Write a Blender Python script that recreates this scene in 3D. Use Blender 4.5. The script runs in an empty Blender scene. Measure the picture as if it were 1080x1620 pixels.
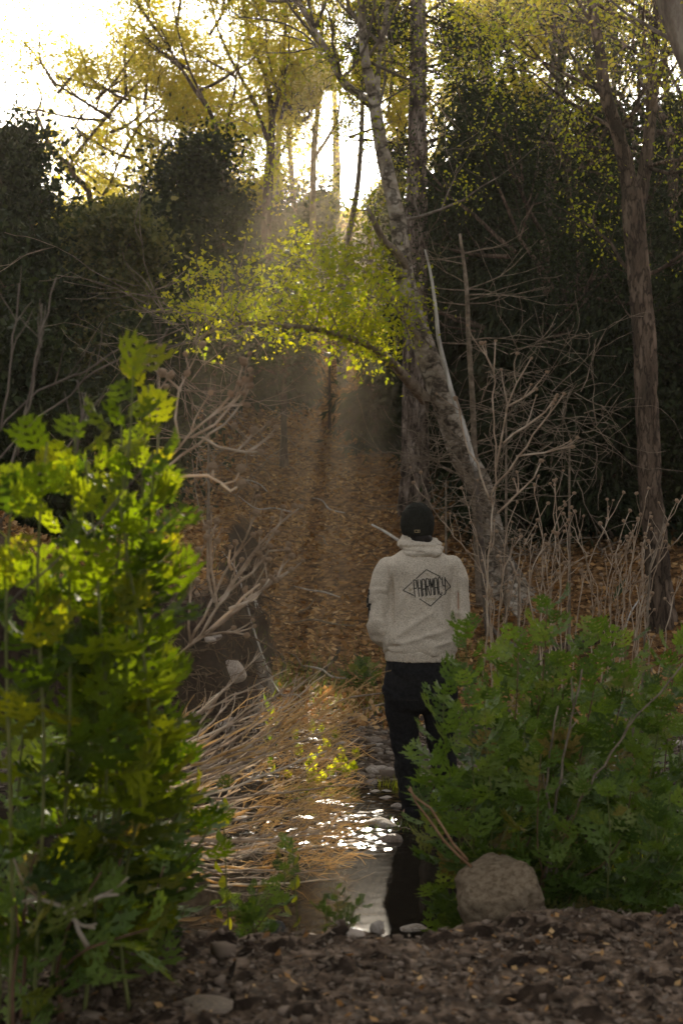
import bpy, bmesh, math, random
import numpy as np
from mathutils import Vector, Matrix, Quaternion
from mathutils.bvhtree import BVHTree

S = bpy.context.scene
R = math.radians
rnd = random.Random(7)
rng = np.random.default_rng(11)

# ------------------------------------------------------------------ camera, sky, sun, exposure
CAM_Z, FPX = 1.68, 2250.0
cam_d = bpy.data.cameras.new('camera')
cam_d.sensor_fit = 'VERTICAL'; cam_d.sensor_height = 36; cam_d.sensor_width = 24; cam_d.lens = 50
cam_d.clip_end = 400; cam_d.clip_start = 0.1
cam_d.dof.use_dof = True; cam_d.dof.focus_distance = 8.6; cam_d.dof.aperture_fstop = 3.6
cam = bpy.data.objects.new('camera', cam_d); S.collection.objects.link(cam)
cam.location = (0, 0, CAM_Z); cam.rotation_euler = (R(90), 0, 0)
S.camera = cam

SUN_EL, SUN_AZ = R(21), R(1.5)
SUN = np.array([math.sin(SUN_AZ)*math.cos(SUN_EL), math.cos(SUN_AZ)*math.cos(SUN_EL), math.sin(SUN_EL)])
w = bpy.data.worlds.new('World'); S.world = w; w.use_nodes = True
nt = w.node_tree; nt.nodes.clear()
sky = nt.nodes.new('ShaderNodeTexSky'); sky.sky_type = 'NISHITA'; sky.sun_disc = False
sky.sun_elevation = SUN_EL; sky.sun_rotation = SUN_AZ; sky.dust_density = 3.0; sky.air_density = 1.0
hs = nt.nodes.new('ShaderNodeHueSaturation'); hs.inputs['Saturation'].default_value = 0.05
bg = nt.nodes.new('ShaderNodeBackground'); bg.inputs[1].default_value = 0.072
wo = nt.nodes.new('ShaderNodeOutputWorld')
nt.links.new(sky.outputs[0], hs.inputs['Color']); nt.links.new(hs.outputs[0], bg.inputs[0]); nt.links.new(bg.outputs[0], wo.inputs[0])

sl = bpy.data.lights.new('sun', 'SUN'); sl.energy = 5.0; sl.angle = R(0.5); sl.color = (1.0, 0.88, 0.70)
so = bpy.data.objects.new('sun', sl); S.collection.objects.link(so)
so.rotation_euler = Vector(-SUN).to_track_quat('-Z', 'Y').to_euler(); so.location = (0, 20, 30)

S.view_settings.view_transform = 'Standard'; S.view_settings.look = 'None'
S.view_settings.gamma = 1; S.view_settings.use_curve_mapping = False
S.view_settings.exposure = 1.85
S.cycles.max_bounces = 7; S.cycles.diffuse_bounces = 3; S.cycles.glossy_bounces = 3
S.cycles.transmission_bounces = 4; S.cycles.volume_bounces = 0; S.cycles.transparent_max_bounces = 8
S.cycles.sample_clamp_indirect = 4; S.cycles.caustics_reflective = False; S.cycles.caustics_refractive = False
S.cycles.use_denoising = True
HAZE = 0.0014

# ------------------------------------------------------------------ helpers
def P(px, py, Y):
    return Vector(((px-540)/FPX*Y, Y, CAM_Z-(py-810)/FPX*Y))

def _h(ix, iy, iz, s):
    with np.errstate(over='ignore'):
        n = (ix.astype(np.uint32)*np.uint32(374761393) + iy.astype(np.uint32)*np.uint32(668265263)
             + iz.astype(np.uint32)*np.uint32(2246822519) + np.uint32(s*3266489917 & 0xffffffff))
        n = (n ^ (n >> np.uint32(13)))*np.uint32(1274126177)
        n = n ^ (n >> np.uint32(16))
    return n.astype(np.float64)/4294967295.0

def noise(x, y, z=0.0, s=1):
    """value noise, 0..1"""
    x, y, z = np.broadcast_arrays(np.asarray(x, float), np.asarray(y, float), np.asarray(z, float))
    fx, fy, fz = np.floor(x), np.floor(y), np.floor(z)
    ix, iy, iz = fx.astype(np.int64), fy.astype(np.int64), fz.astype(np.int64)
    u, v, t = x-fx, y-fy, z-fz
    u, v, t = [a*a*(3-2*a) for a in (u, v, t)]
    r = 0
    for dx in (0, 1):
        for dy in (0, 1):
            for dz in (0, 1):
                r = r + _h(ix+dx, iy+dy, iz+dz, s)*(u if dx else 1-u)*(v if dy else 1-v)*(t if dz else 1-t)
    return r

def fbm(x, y, z=0.0, o=4, s=1):
    a, r, t, f = 1.0, 0, 0, 1.0
    for k in range(o):
        r = r + a*noise(np.asarray(x)*f+k*17.3, np.asarray(y)*f+k*9.1, np.asarray(z)*f, s+k); t += a; a *= .5; f *= 2.03
    return r/t

def sst(a, b, x):
    t = np.clip((np.asarray(x, float)-a)/(b-a), 0, 1)
    return t*t*(3-2*t)

def link(o, parent=None):
    S.collection.objects.link(o)
    if parent is not None: o.parent = parent
    return o

def tag(o, label=None, cat=None, group=None, kind=None):
    if label: o['label'] = label
    if cat: o['category'] = cat
    if group: o['group'] = group
    if kind: o['kind'] = kind
    return o

def mesh(name, V, F, m=None, smooth=True):
    me = bpy.data.meshes.new(name)
    V = np.asarray(V, dtype=np.float32).reshape(-1, 3)
    if isinstance(F, np.ndarray):
        k = F.shape[1]; n = len(F)
        me.vertices.add(len(V)); me.vertices.foreach_set('co', V.ravel())
        me.loops.add(n*k); me.loops.foreach_set('vertex_index', F.ravel().astype(np.int32))
        me.polygons.add(n); me.polygons.foreach_set('loop_start', np.arange(0, n*k, k, dtype=np.int32))
        try: me.polygons.foreach_set('loop_total', np.full(n, k, dtype=np.int32))
        except Exception: pass
        me.update(calc_edges=True)
    else:
        me.from_pydata([tuple(map(float, v)) for v in V], [], F); me.update()
    if smooth and len(me.polygons): me.polygons.foreach_set('use_smooth', np.ones(len(me.polygons), dtype=bool))
    if m is not None: me.materials.append(m)
    return me

def obj(name, me, parent=None, loc=None):
    o = bpy.data.objects.new(name, me)
    if loc is not None: o.location = loc
    return link(o, parent)

def thing(name, loc, label, cat, group=None):
    o = bpy.data.objects.new(name, None); o.empty_display_size = .1; o.location = loc
    return tag(link(o), label, cat, group)

class MB:
    """collects geometry; local to an origin"""
    def __init__(s, org=(0, 0, 0)): s.V = []; s.Q = []; s.n = 0; s.org = np.array(org, float)
    def add(s, V, F):
        V = np.asarray(V, float).reshape(-1, 3); F = np.asarray(F, dtype=np.int64)
        s.V.append(V-s.org); s.Q.append(F+s.n); s.n += len(V)
    def tube(s, pts, rad, seg=6, disp=None, step=None, cap=True):
        V, F = tube_np(pts, rad, seg, disp, step, cap); s.add(V, F)
    def build(s, name, m, parent=None, smooth=True):
        if not s.V: return None
        return obj(name, mesh(name, np.concatenate(s.V), np.concatenate(s.Q), m, smooth), parent)

def smooth_path(pts, rad, step):
    P0 = np.array([tuple(p) for p in pts], float); r0 = np.array(rad, float)
    if step is None or len(P0) < 2: return P0, r0
    out, ro = [], []
    n = len(P0)
    for i in range(n-1):
        p1, p2 = P0[i], P0[i+1]; pa = P0[i-1] if i else p1*2-p2; pb = P0[i+2] if i+2 < n else p2*2-p1
        k = max(1, int(np.linalg.norm(p2-p1)/step))
        t = (np.arange(k)/k)[:, None]
        out.append(.5*((2*p1)+(-pa+p2)*t+(2*pa-5*p1+4*p2-pb)*t**2+(-pa+3*p1-3*p2+pb)*t**3))
        ro.append(r0[i]+(r0[i+1]-r0[i])*t[:, 0])
    out.append(P0[-1:]); ro.append(r0[-1:])
    return np.concatenate(out), np.concatenate(ro)

def tube_np(pts, rad, seg=6, disp=None, step=None, cap=True):
    p, r = smooth_path(pts, rad, step)
    n = len(p)
    T = np.gradient(p, axis=0); T /= np.linalg.norm(T, axis=1)[:, None]+1e-9
    ref = np.array([1., 0, 0]) if abs(T[:, 0]).mean() < .7 else np.array([0, 0, 1.])
    B = np.cross(T, ref); B /= np.linalg.norm(B, axis=1)[:, None]+1e-9
    A = np.cross(B, T)
    a = np.arange(seg)/seg*2*np.pi
    rr = np.repeat(r[:, None], seg, 1)
    if disp is not None:
        L = np.concatenate([[0], np.cumsum(np.linalg.norm(np.diff(p, axis=0), axis=1))])
        rr = rr + disp(a[None, :], L[:, None], rr)
    V = p[:, None, :] + (np.cos(a)[None, :, None]*A[:, None, :]+np.sin(a)[None, :, None]*B[:, None, :])*rr[:, :, None]
    V = V.reshape(-1, 3)
    i = np.arange(n-1)[:, None]*seg; j = np.arange(seg)[None, :]; j2 = (j+1) % seg
    F = np.stack([i+j, i+j2, i+seg+j2, i+seg+j], -1).reshape(-1, 4)
    if cap:
        V = np.concatenate([V, p[:1], p[-1:]+T[-1:]*r[-1]*.5]); c0, c1 = n*seg, n*seg+1
        jj = np.arange(seg)
        f0 = np.stack([np.full(seg, c0), (jj+1) % seg, jj, jj], -1)
        e = (n-1)*seg
        # triangles written as quads with a doubled centre vertex avoided: split the fan in pairs
        F0 = [[c0, (k+2) % seg, (k+1) % seg, k] for k in range(0, seg-seg % 2, 2)]
        F1 = [[c1, e+k, e+(k+1) % seg, e+(k+2) % seg] for k in range(0, seg-seg % 2, 2)]
        if seg % 2 == 0: F = np.concatenate([F, np.array(F0), np.array(F1)])
    return V, F

def blades(pts, D, N, L, W, mid=.5):
    """diamond leaves: base pts, unit dir D, side dir N"""
    L = np.broadcast_to(np.asarray(L, float), (len(pts),))[:, None]; W = np.broadcast_to(np.asarray(W, float), (len(pts),))[:, None]
    V = np.stack([pts, pts+D*L*mid-N*W*.5, pts+D*L, pts+D*L*mid+N*W*.5], 1).reshape(-1, 3)
    F = np.arange(len(pts)*4).reshape(-1, 4)
    return V, F

def rdir(n):
    v = rng.normal(size=(n, 3)); return v/np.linalg.norm(v, axis=1)[:, None]

def perp(D):
    v = rdir(len(D)); v -= D*(v*D).sum(1)[:, None]; return v/(np.linalg.norm(v, axis=1)[:, None]+1e-9)

# gaps in the canopy through which sun reaches the clearing
GAPS = [((-0.45, 6.4, .4), .9), ((-.22, 13.5, 1.2), .42), ((-.8, 5.9, .7), .55), ((-.3, 6.9, .4), .5), ((-.1, 7.5, 0), .35), ((-.56, 3.8, 1.68), .30), ((-.50, 3.8, 1.28), .12), ((-.72, 4.7, 2.05), .2), ((-.6, 5.4, 1.4), .28), ((-.3, 9.3, .3), .42),
        ((-.75, 12.3, 3.0), .7), ((.1, 12.8, 2.9), .4), ((-.35, 11.5, .2), .25), ((1.2, 6.4, .3), .18), ((.43, 7.9, 1.75), .12)]
def sunny(p):
    """True where a leaf at p would leave the gaps open"""
    k = np.ones(len(p), bool)
    for q, r in GAPS:
        d = p-np.array(q); t = d@SUN; e = d-t[:, None]*SUN[None]
        rr = r*(.75+.5*noise(p[:, 0]*1.3, p[:, 2]*1.3, p[:, 1]*.4, 5))
        k &= ~((np.linalg.norm(e, axis=1) < rr) & (t > (4.5 if q[1] > 11 else 6)))
    return k | (rng.random(len(p)) < .07)

def keep_paths(paths):
    L = [len(p) for p in paths]; ok = sunny(np.array([tuple(v) for p in paths for v in p])); e = np.cumsum([0]+L)
    return [bool(ok[e[i]:e[i+1]].all()) for i in range(len(L))]

# ------------------------------------------------------------------ materials
def M_(name):
    m = bpy.data.materials.new(name); m.use_nodes = True; t = m.node_tree; t.nodes.clear()
    out = t.nodes.new('ShaderNodeOutputMaterial'); return m, t, out

def ramp(t, src, stops):
    r = t.nodes.new('ShaderNodeValToRGB'); e = r.color_ramp.elements
    while len(e) < len(stops): e.new(.5)
    for k, (p, c) in enumerate(stops): e[k].position = p; e[k].color = (*c, 1)
    t.links.new(src, r.inputs[0]); return r.outputs[0]

def surf(name, stops, scale=8, rough=.9, bump=.3, bscale=40, stretch=(1, 1, 1), spec=.25, dist=.01, detail=6, crack=0):
    m, t, out = M_(name)
    tc = t.nodes.new('ShaderNodeTexCoord'); mp = t.nodes.new('ShaderNodeMapping'); mp.inputs['Scale'].default_value = stretch
    t.links.new(tc.outputs['Object'], mp.inputs[0])
    n = t.nodes.new('ShaderNodeTexNoise'); n.inputs['Scale'].default_value = scale; n.inputs['Detail'].default_value = detail; n.inputs['Roughness'].default_value = .65
    t.links.new(mp.outputs[0], n.inputs[0])
    c = ramp(t, n.outputs[0], [(.5+(p_-.52)*.62, c_) for p_, c_ in stops])
    if crack:
        n3 = t.nodes.new('ShaderNodeTexNoise'); n3.inputs['Scale'].default_value = crack; n3.inputs['Detail'].default_value = 3
        t.links.new(mp.outputs[0], n3.inputs[0])
        cr = ramp(t, n3.outputs[0], [(.445, (1.15, 1.15, 1.15)), (.485, (.25, .24, .23)), (.515, (.25, .24, .23)), (.56, (1.1, 1.1, 1.1))])
        q = t.nodes.new('ShaderNodeMix'); q.data_type = 'RGBA'; q.blend_type = 'MULTIPLY'; q.inputs[0].default_value = .85; t.links.new(c, q.inputs[6]); t.links.new(cr, q.inputs[7]); c = q.outputs[2]
    b = t.nodes.new('ShaderNodeBsdfPrincipled'); t.links.new(c, b.inputs['Base Color'])
    b.inputs['Roughness'].default_value = rough; b.inputs['Specular IOR Level'].default_value = spec
    if bump:
        n2 = t.nodes.new('ShaderNodeTexNoise'); n2.inputs['Scale'].default_value = bscale; n2.inputs['Detail'].default_value = 5
        t.links.new(mp.outputs[0], n2.inputs[0])
        bp = t.nodes.new('ShaderNodeBump'); bp.inputs['Strength'].default_value = bump; bp.inputs['Distance'].default_value = dist
        t.links.new(n2.outputs[0], bp.inputs['Height']); t.links.new(bp.outputs[0], b.inputs['Normal'])
    t.links.new(b.outputs[0], out.inputs[0]); return m

def leafmat(name, stops, trans=.5, tcol=None, rough=.5, spec=.3, vein=False):
    m, t, out = M_(name)
    g = t.nodes.new('ShaderNodeNewGeometry'); oi = t.nodes.new('ShaderNodeObjectInfo')
    ad = t.nodes.new('ShaderNodeMath'); ad.operation = 'ADD'; t.links.new(g.outputs['Random Per Island'], ad.inputs[0]); t.links.new(oi.outputs['Random'], ad.inputs[1])
    fr = t.nodes.new('ShaderNodeMath'); fr.operation = 'FRACT'; t.links.new(ad.outputs[0], fr.inputs[0])
    c = ramp(t, fr.outputs[0], stops)
    if vein:
        tc = t.nodes.new('ShaderNodeTexCoord'); n = t.nodes.new('ShaderNodeTexNoise'); n.inputs['Scale'].default_value = 30; n.inputs['Detail'].default_value = 4
        t.links.new(tc.outputs['Object'], n.inputs[0])
        mr = t.nodes.new('ShaderNodeMapRange'); mr.inputs[1].default_value = .3; mr.inputs[2].default_value = .7; mr.inputs[3].default_value = .65; mr.inputs[4].default_value = 1.25
        t.links.new(n.outputs[0], mr.inputs[0])
        mx = t.nodes.new('ShaderNodeVectorMath'); mx.operation = 'SCALE'; t.links.new(c, mx.inputs[0]); t.links.new(mr.outputs[0], mx.inputs['Scale']); c = mx.outputs[0]
    b = t.nodes.new('ShaderNodeBsdfPrincipled'); t.links.new(c, b.inputs['Base Color']); b.inputs['Roughness'].default_value = rough; b.inputs['Specular IOR Level'].default_value = spec
    tr = t.nodes.new('ShaderNodeBsdfTranslucent')
    h = t.nodes.new('ShaderNodeMix'); h.data_type = 'RGBA'; h.blend_type = 'MULTIPLY'; h.inputs[0].default_value = 1
    t.links.new(c, h.inputs[6]); h.inputs[7].default_value = (*(tcol or (1.6, 1.5, .5)), 1)
    t.links.new(h.outputs[2], tr.inputs[0])
    mx = t.nodes.new('ShaderNodeMixShader'); mx.inputs[0].default_value = trans
    t.links.new(b.outputs[0], mx.inputs[1]); t.links.new(tr.outputs[0], mx.inputs[2]); t.links.new(mx.outputs[0], out.inputs[0])
    return m

BARK = dict(
 alder=surf('pale bark', [(.3, (.10, .08, .06)), (.5, (.28, .235, .185)), (.7, (.44, .39, .33))], 7, .9, .6, 60, (1, 1, 1.3), crack=5, dist=.008),
 pine=surf('pine bark', [(.3, (.05, .036, .028)), (.55, (.21, .16, .13)), (.75, (.40, .33, .28))], 9, .95, .8, 45, (1, 1, .3), crack=13, dist=.015),
 dark=surf('dark bark', [(.3, (.035, .026, .019)), (.6, (.13, .094, .068)), (.8, (.22, .165, .125))], 8, .95, .6, 50, (1, 1, .28), dist=.01, crack=16),
 grey=surf('grey bark', [(.3, (.07, .055, .045)), (.6, (.17, .14, .115)), (.8, (.27, .235, .2))], 8, .9, .6, 50, (1, 1, .4), dist=.01),
 white=surf('bleached bark', [(.3, (.30, .27, .24)), (.6, (.55, .52, .48)), (.8, (.7, .68, .65))], 12, .8, .3, 60, (1, 1, .3)),
 twig=surf('twig bark', [(.3, (.11, .085, .06)), (.6, (.24, .19, .14)), (.8, (.34, .28, .22))], 14, .85, .2, 70),
)
STALK = surf('dead stalk', [(.3, (.22, .15, .095)), (.55, (.42, .32, .23)), (.8, (.60, .50, .40))], 9, .75, .2, 60)
BONE = leafmat('bleached stalk', [(0, (.55, .46, .37)), (.5, (.68, .6, .52)), (1, (.78, .73, .66))], .5, (1.15, 1.08, .95), .6, .3)
BONE_ = surf('bleached stalk', [(.3, (.40, .33, .26)), (.6, (.66, .6, .53)), (.8, (.78, .74, .68))], 9, .6, .2, 60)
SEED = surf('seed head', [(.3, (.20, .13, .08)), (.7, (.46, .33, .22))], 60, .95, .6, 150)
STRAW = leafmat('dry straw twig', [(0, (.50, .36, .18)), (.5, (.66, .52, .30)), (1, (.76, .65, .45))], .55, (1.2, 1.1, .9), .7, .2)
STRAW_ = surf('dry straw twig', [(.3, (.28, .15, .06)), (.6, (.5, .31, .15)), (.8, (.62, .45, .28))], 9, .8, 0)
L_YEL = leafmat('spring leaves', [(0, (.32, .30, .035)), (.5, (.46, .42, .06)), (1, (.27, .32, .05))], .6, (1.7, 1.5, .5))
L_LIME = leafmat('lime leaves', [(0, (.22, .26, .02)), (.5, (.36, .36, .03)), (1, (.15, .22, .03))], .6, (1.8, 1.7, .3))
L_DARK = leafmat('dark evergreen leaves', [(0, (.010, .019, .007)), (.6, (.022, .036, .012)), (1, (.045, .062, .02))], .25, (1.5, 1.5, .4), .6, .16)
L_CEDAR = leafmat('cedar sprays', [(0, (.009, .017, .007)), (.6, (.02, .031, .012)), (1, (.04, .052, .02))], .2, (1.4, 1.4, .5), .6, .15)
L_OLIVE = leafmat('olive leaves', [(0, (.06, .075, .03)), (.6, (.11, .12, .045)), (1, (.17, .17, .07))], .45, (1.6, 1.5, .5))
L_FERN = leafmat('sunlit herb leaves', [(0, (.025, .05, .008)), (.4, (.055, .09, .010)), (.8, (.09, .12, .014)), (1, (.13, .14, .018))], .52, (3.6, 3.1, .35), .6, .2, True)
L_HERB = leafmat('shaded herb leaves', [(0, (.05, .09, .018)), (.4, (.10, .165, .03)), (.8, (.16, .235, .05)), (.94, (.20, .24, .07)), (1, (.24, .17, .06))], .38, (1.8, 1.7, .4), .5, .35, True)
L_DRY = leafmat('fallen leaves', [(0, (.18, .09, .032)), (.3, (.34, .185, .07)), (.7, (.50, .30, .13)), (.93, (.62, .42, .2)), (1, (.58, .40, .23))], .15, (1.3, 1.0, .6), .8, .2)
L_CHIP = leafmat('bank litter', [(0, (.06, .045, .033)), (.6, (.13, .10, .075)), (1, (.24, .19, .15))], .05, (1.2, 1, .8), .9, .15)
STEM_G = surf('green stem', [(.3, (.10, .12, .03)), (.7, (.17, .17, .06))], 10, .6, .1, 60)
STEM_R = surf('red brown stem', [(.3, (.09, .05, .03)), (.7, (.19, .11, .065))], 10, .7, .1, 60)
STONE = surf('stream stone', [(.3, (.17, .13, .10)), (.5, (.32, .27, .23)), (.75, (.48, .43, .38))], 6, .75, .5, 60, spec=.4)
STONE_W = surf('wet stone', [(.3, (.06, .04, .028)), (.6, (.17, .12, .08)), (.8, (.25, .19, .14))], 8, .3, .4, 50, spec=.5)
STONE_P = surf('pale stone', [(.3, (.34, .27, .22)), (.6, (.52, .44, .37)), (.8, (.62, .55, .48))], 8, .8, .5, 60)
STONE_D = surf('dark grey stone', [(.3, (.05, .05, .05)), (.7, (.14, .14, .14))], 14, .8, .5, 60)
BOULD = surf('sandstone boulder', [(.2, (.14, .10, .06)), (.45, (.29, .215, .14)), (.75, (.42, .33, .23))], 9, .92, .9, 45, dist=.02)

# ------------------------------------------------------------------ terrain
def edge_y(x):                       # where the near bank drops to the stream
    return 4.45+.30*sst(.25, .9, x)+.30*sst(1.0, 2.2, x)+.35*sst(-.3, -1.0, x)+.5*sst(-1, -3, x)+.10*(fbm(x*2.3, 0*x, 0, 3, 31)-.5)*2
def H(x, y, fine=True):
    x = np.asarray(x, float); y = np.asarray(y, float); x, y = np.broadcast_arrays(x, y)
    e = edge_y(x)
    near = .35+.06*(fbm(x*.8, y*.8, 0, 3, 3)-.5)+.05*sst(.8, 2.5, abs(x))-.03*sst(3.6, 2, y)
    bed = -.16+.10*sst(6.8, 7.6, y)+.05*(fbm(x*1.5, y*1.5, 0, 3, 8)-.5)
    shore = .02+.05*(y-8.6)
    far = np.where(y < 12, .19+.12*(y-12), .19+.30*(y-12))
    far = np.where(y > 26, .19+4.2+.36*(y-26), far); far = np.where(y > 45, 4.39+6.84+.06*(y-45), far)
    far = np.maximum(far, shore*1.0*(y < 12)) + .25*(fbm(x*.3, y*.3, 0, 3, 12)-.5)*sst(11, 15, y)
    # undercut root bank on the left, gentle rise on the right
    lb = sst(-.45, -.95, x+.25*(fbm(x*1.3, y*1.3, 0, 2, 44)-.5)+.05*(y-10))*sst(9.3, 10.0, y)
    lb2 = sst(-1.8, -3.2, x)*sst(5.5, 8, y)
    far = far+1.0*lb*(1-.8*sst(12, 17, y))+.9*lb2*(1-sst(10, 14, y))
    far = far+.5*sst(2.0, 4.5, x)*sst(8.5, 11, y)
    hz = near+(bed-near)*sst(-.04, .28, y-e)
    hz = hz+(far-hz)*sst(8.2, 9.6, y)
    hz = hz+.35*sst(1.0, 4, abs(x)-1.2)*sst(6, 8, y)*(1-sst(9, 11, y))
    if fine:
        nb = 1-sst(0, .3, y-e)
        hz = hz+nb*(.050*(fbm(x*7, y*7, 0, 4, 5)-.5)+.030*(fbm(x*24, y*24, 0, 3, 6)-.45)+.03*sst(.62, .8, noise(x*11, y*13, 0, 77)))
        hl = sst(9.5, 12, y)
        hz = hz+hl*(.09*(fbm(x*2.2, y*2.2, 0, 4, 9)-.5)+.02*(fbm(x*14, y*14, 0, 2, 10)-.5))
        md = (1-nb)*(1-hl)
        hz = hz+md*.05*(fbm(x*5, y*5, 0, 3, 15)-.5)
    return hz
def h1(x, y):
    i = min(max(int(np.searchsorted(xs, x))-1, 0), len(xs)-2); j = min(max(int(np.searchsorted(ys, y))-1, 0), len(ys)-2)
    u = (x-xs[i])/(xs[i+1]-xs[i]); v = (y-ys[j])/(ys[j+1]-ys[j])
    return float((Z[j, i]*(1-u)+Z[j, i+1]*u)*(1-v)+(Z[j+1, i]*(1-u)+Z[j+1, i+1]*u)*v)
def G(px, Y, dz=0.0):
    x = (px-540)/FPX*Y; return Vector((x, Y, h1(x, Y)+dz))

def axis(parts):
    out = [parts[0][0]]
    for a, b, s in parts:
        n = max(1, int(round((b-a)/s))); out += list(a+(b-a)*np.arange(1, n+1)/n)
    return np.array(out)
xs = axis([(-75, -20, 3), (-20, -6, .6), (-6, -1.7, .1), (-1.7, 1.7, .02), (1.7, 6, .1), (6, 20, .6), (20, 75, 3)])
ys = axis([(-12, 3, .6), (3, 5.1, .016), (5.1, 10.5, .06), (10.5, 20, .11), (20, 32, .3), (32, 50, 1), (50, 110, 4)])
X, Yg = np.meshgrid(xs, ys)
Z = H(X, Yg)
nx, ny = len(xs), len(ys)
idx = np.arange(nx*ny).reshape(ny, nx)
F = np.stack([idx[:-1, :-1], idx[:-1, 1:], idx[1:, 1:], idx[1:, :-1]], -1).reshape(-1, 4)
gm, t, out = M_('ground')
tc = t.nodes.new('ShaderNodeTexCoord')
def tn(sc, det=6, ro=.6):
    n = t.nodes.new('ShaderNodeTexNoise'); n.inputs['Scale'].default_value = sc; n.inputs['Detail'].default_value = det; n.inputs['Roughness'].default_value = ro
    t.links.new(tc.outputs['Object'], n.inputs[0]); return n.outputs[0]
dirt = ramp(t, tn(16), [(.38, (.045, .031, .022)), (.5, (.125, .085, .057)), (.64, (.26, .19, .14))])
grav = ramp(t, tn(22), [(.35, (.05, .037, .026)), (.55, (.16, .12, .09)), (.7, (.34, .28, .23))])
litt = ramp(t, tn(13), [(.38, (.05, .026, .012)), (.5, (.17, .092, .040)), (.62, (.32, .185, .085))])
sep = t.nodes.new('ShaderNodeSeparateXYZ'); t.links.new(tc.outputs['Object'], sep.inputs[0])
def mr(a, b):
    q = t.nodes.new('ShaderNodeMapRange'); q.inputs[1].default_value = a; q.inputs[2].default_value = b; t.links.new(sep.outputs[1], q.inputs[0]); return q.outputs[0]
def mixc(f, a, b):
    q = t.nodes.new('ShaderNodeMix'); q.data_type = 'RGBA'; t.links.new(f, q.inputs[0]); t.links.new(a, q.inputs[6]); t.links.new(b, q.inputs[7]); return q.outputs[2]
c = mixc(mr(4.9, 5.4), dirt, grav); c = mixc(mr(9.6, 11), c, litt)
gn = t.nodes.new('ShaderNodeNewGeometry'); sn = t.nodes.new('ShaderNodeSeparateXYZ'); t.links.new(gn.outputs['True Normal'], sn.inputs[0])
sm = t.nodes.new('ShaderNodeMapRange'); sm.inputs[1].default_value = .86; sm.inputs[2].default_value = .62; t.links.new(sn.outputs[2], sm.inputs[0])
soil = ramp(t, tn(18), [(.3, (.012, .008, .006)), (.6, (.045, .03, .02)), (.8, (.09, .06, .04))]); c = mixc(sm.outputs[0], c, soil)
b = t.nodes.new('ShaderNodeBsdfPrincipled'); t.links.new(c, b.inputs['Base Color']); b.inputs['Roughness'].default_value = .95; b.inputs['Specular IOR Level'].default_value = .15
bp = t.nodes.new('ShaderNodeBump'); bp.inputs['Strength'].default_value = .8; bp.inputs['Distance'].default_value = .012
t.links.new(tn(70, 4), bp.inputs['Height']); t.links.new(bp.outputs[0], b.inputs['Normal']); t.links.new(b.outputs[0], out.inputs[0])
ground = obj('ground', mesh('ground', np.stack([X, Yg, Z], -1).reshape(-1, 3), F, gm))
tag(ground, 'brown earth bank, stream bed and leaf covered hillside', kind='structure')

# water
wm, t, out = M_('stream water')
tc = t.nodes.new('ShaderNodeTexCoord'); sep = t.nodes.new('ShaderNodeSeparateXYZ'); t.links.new(tc.outputs['Object'], sep.inputs[0])
b = t.nodes.new('ShaderNodeBsdfPrincipled'); b.inputs['Base Color'].default_value = (.025, .020, .014, 1); b.inputs['Roughness'].default_value = .04
b.inputs['IOR'].default_value = 1.33; b.inputs['Transmission Weight'].default_value = .35
b.inputs['Specular IOR Level'].default_value = .3
t.links.new(b.outputs[0], out.inputs[0])
wx = axis([(-9, -1.5, .2), (-1.5, 1.6, .016), (1.6, 9, .2)]); wy = axis([(4.3, 6.6, .018), (6.6, 8.9, .016)])
WX, WY = np.meshgrid(wx, wy)
rip = sst(6.85, 7.2, WY+.12*(noise(WX*3, WY*3, 0, 2)-.5))*(1-.6*sst(7.7, 8.0, WY))
WZ = .0009*(fbm(WX*5, WY*7, 0, 2, 61)-.5)+.0002*(noise(WX*26, WY*34, 0, 64)-.5)+rip*(.008*(fbm(WX*22, WY*28, 0, 2, 62)-.5)+.007*(noise(WX*50, WY*60, 0, 63)-.5))
n1, n2 = len(wx), len(wy); ix = np.arange(n1*n2).reshape(n2, n1)
F = np.stack([ix[:-1, :-1], ix[:-1, 1:], ix[1:, 1:], ix[1:, :-1]], -1).reshape(-1, 4)
water = obj('stream_water', mesh('stream_water', np.stack([WX, WY, WZ], -1).reshape(-1, 3), F, wm))
tag(water, 'dark still pool and sparkling riffle of the stream', kind='structure')

# ------------------------------------------------------------------ trees
def bark_alder(a, L, r):
    x, y = np.cos(a), np.sin(a)
    s = np.clip(r*14, .3, 1.2)
    return r*(.10*(fbm(x*1.6+L*.2, y*1.6, L*1.6, 3, 21)-.5)*2+.05*s*(fbm(x*5, y*5, L*6, 2, 22)-.5)-.10*s*sst(.72, .84, noise(x*2.2, y*2.2, L*4.5, 23)))
def bark_pine(a, L, r):
    x, y = np.cos(a), np.sin(a)
    n = np.abs(fbm(x*3.6, y*3.6, L*2.3, 2, 25)-.5)*2
    m = np.abs(noise(x*7, y*7, L*5, 26)-.5)*2
    return r*(.20*(sst(.02, .25, n)-1)+.09*(sst(.0, .3, m)-1)+.06*(fbm(x, y, L*.7, 2, 24)-.5))

def PX(lst):
    """list of (px, py, Y, width px) -> points, radii"""
    return [P(a, b_, c_) for a, b_, c_, d in lst], [d/2/FPX*c_ for a, b_, c_, d in lst]

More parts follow.
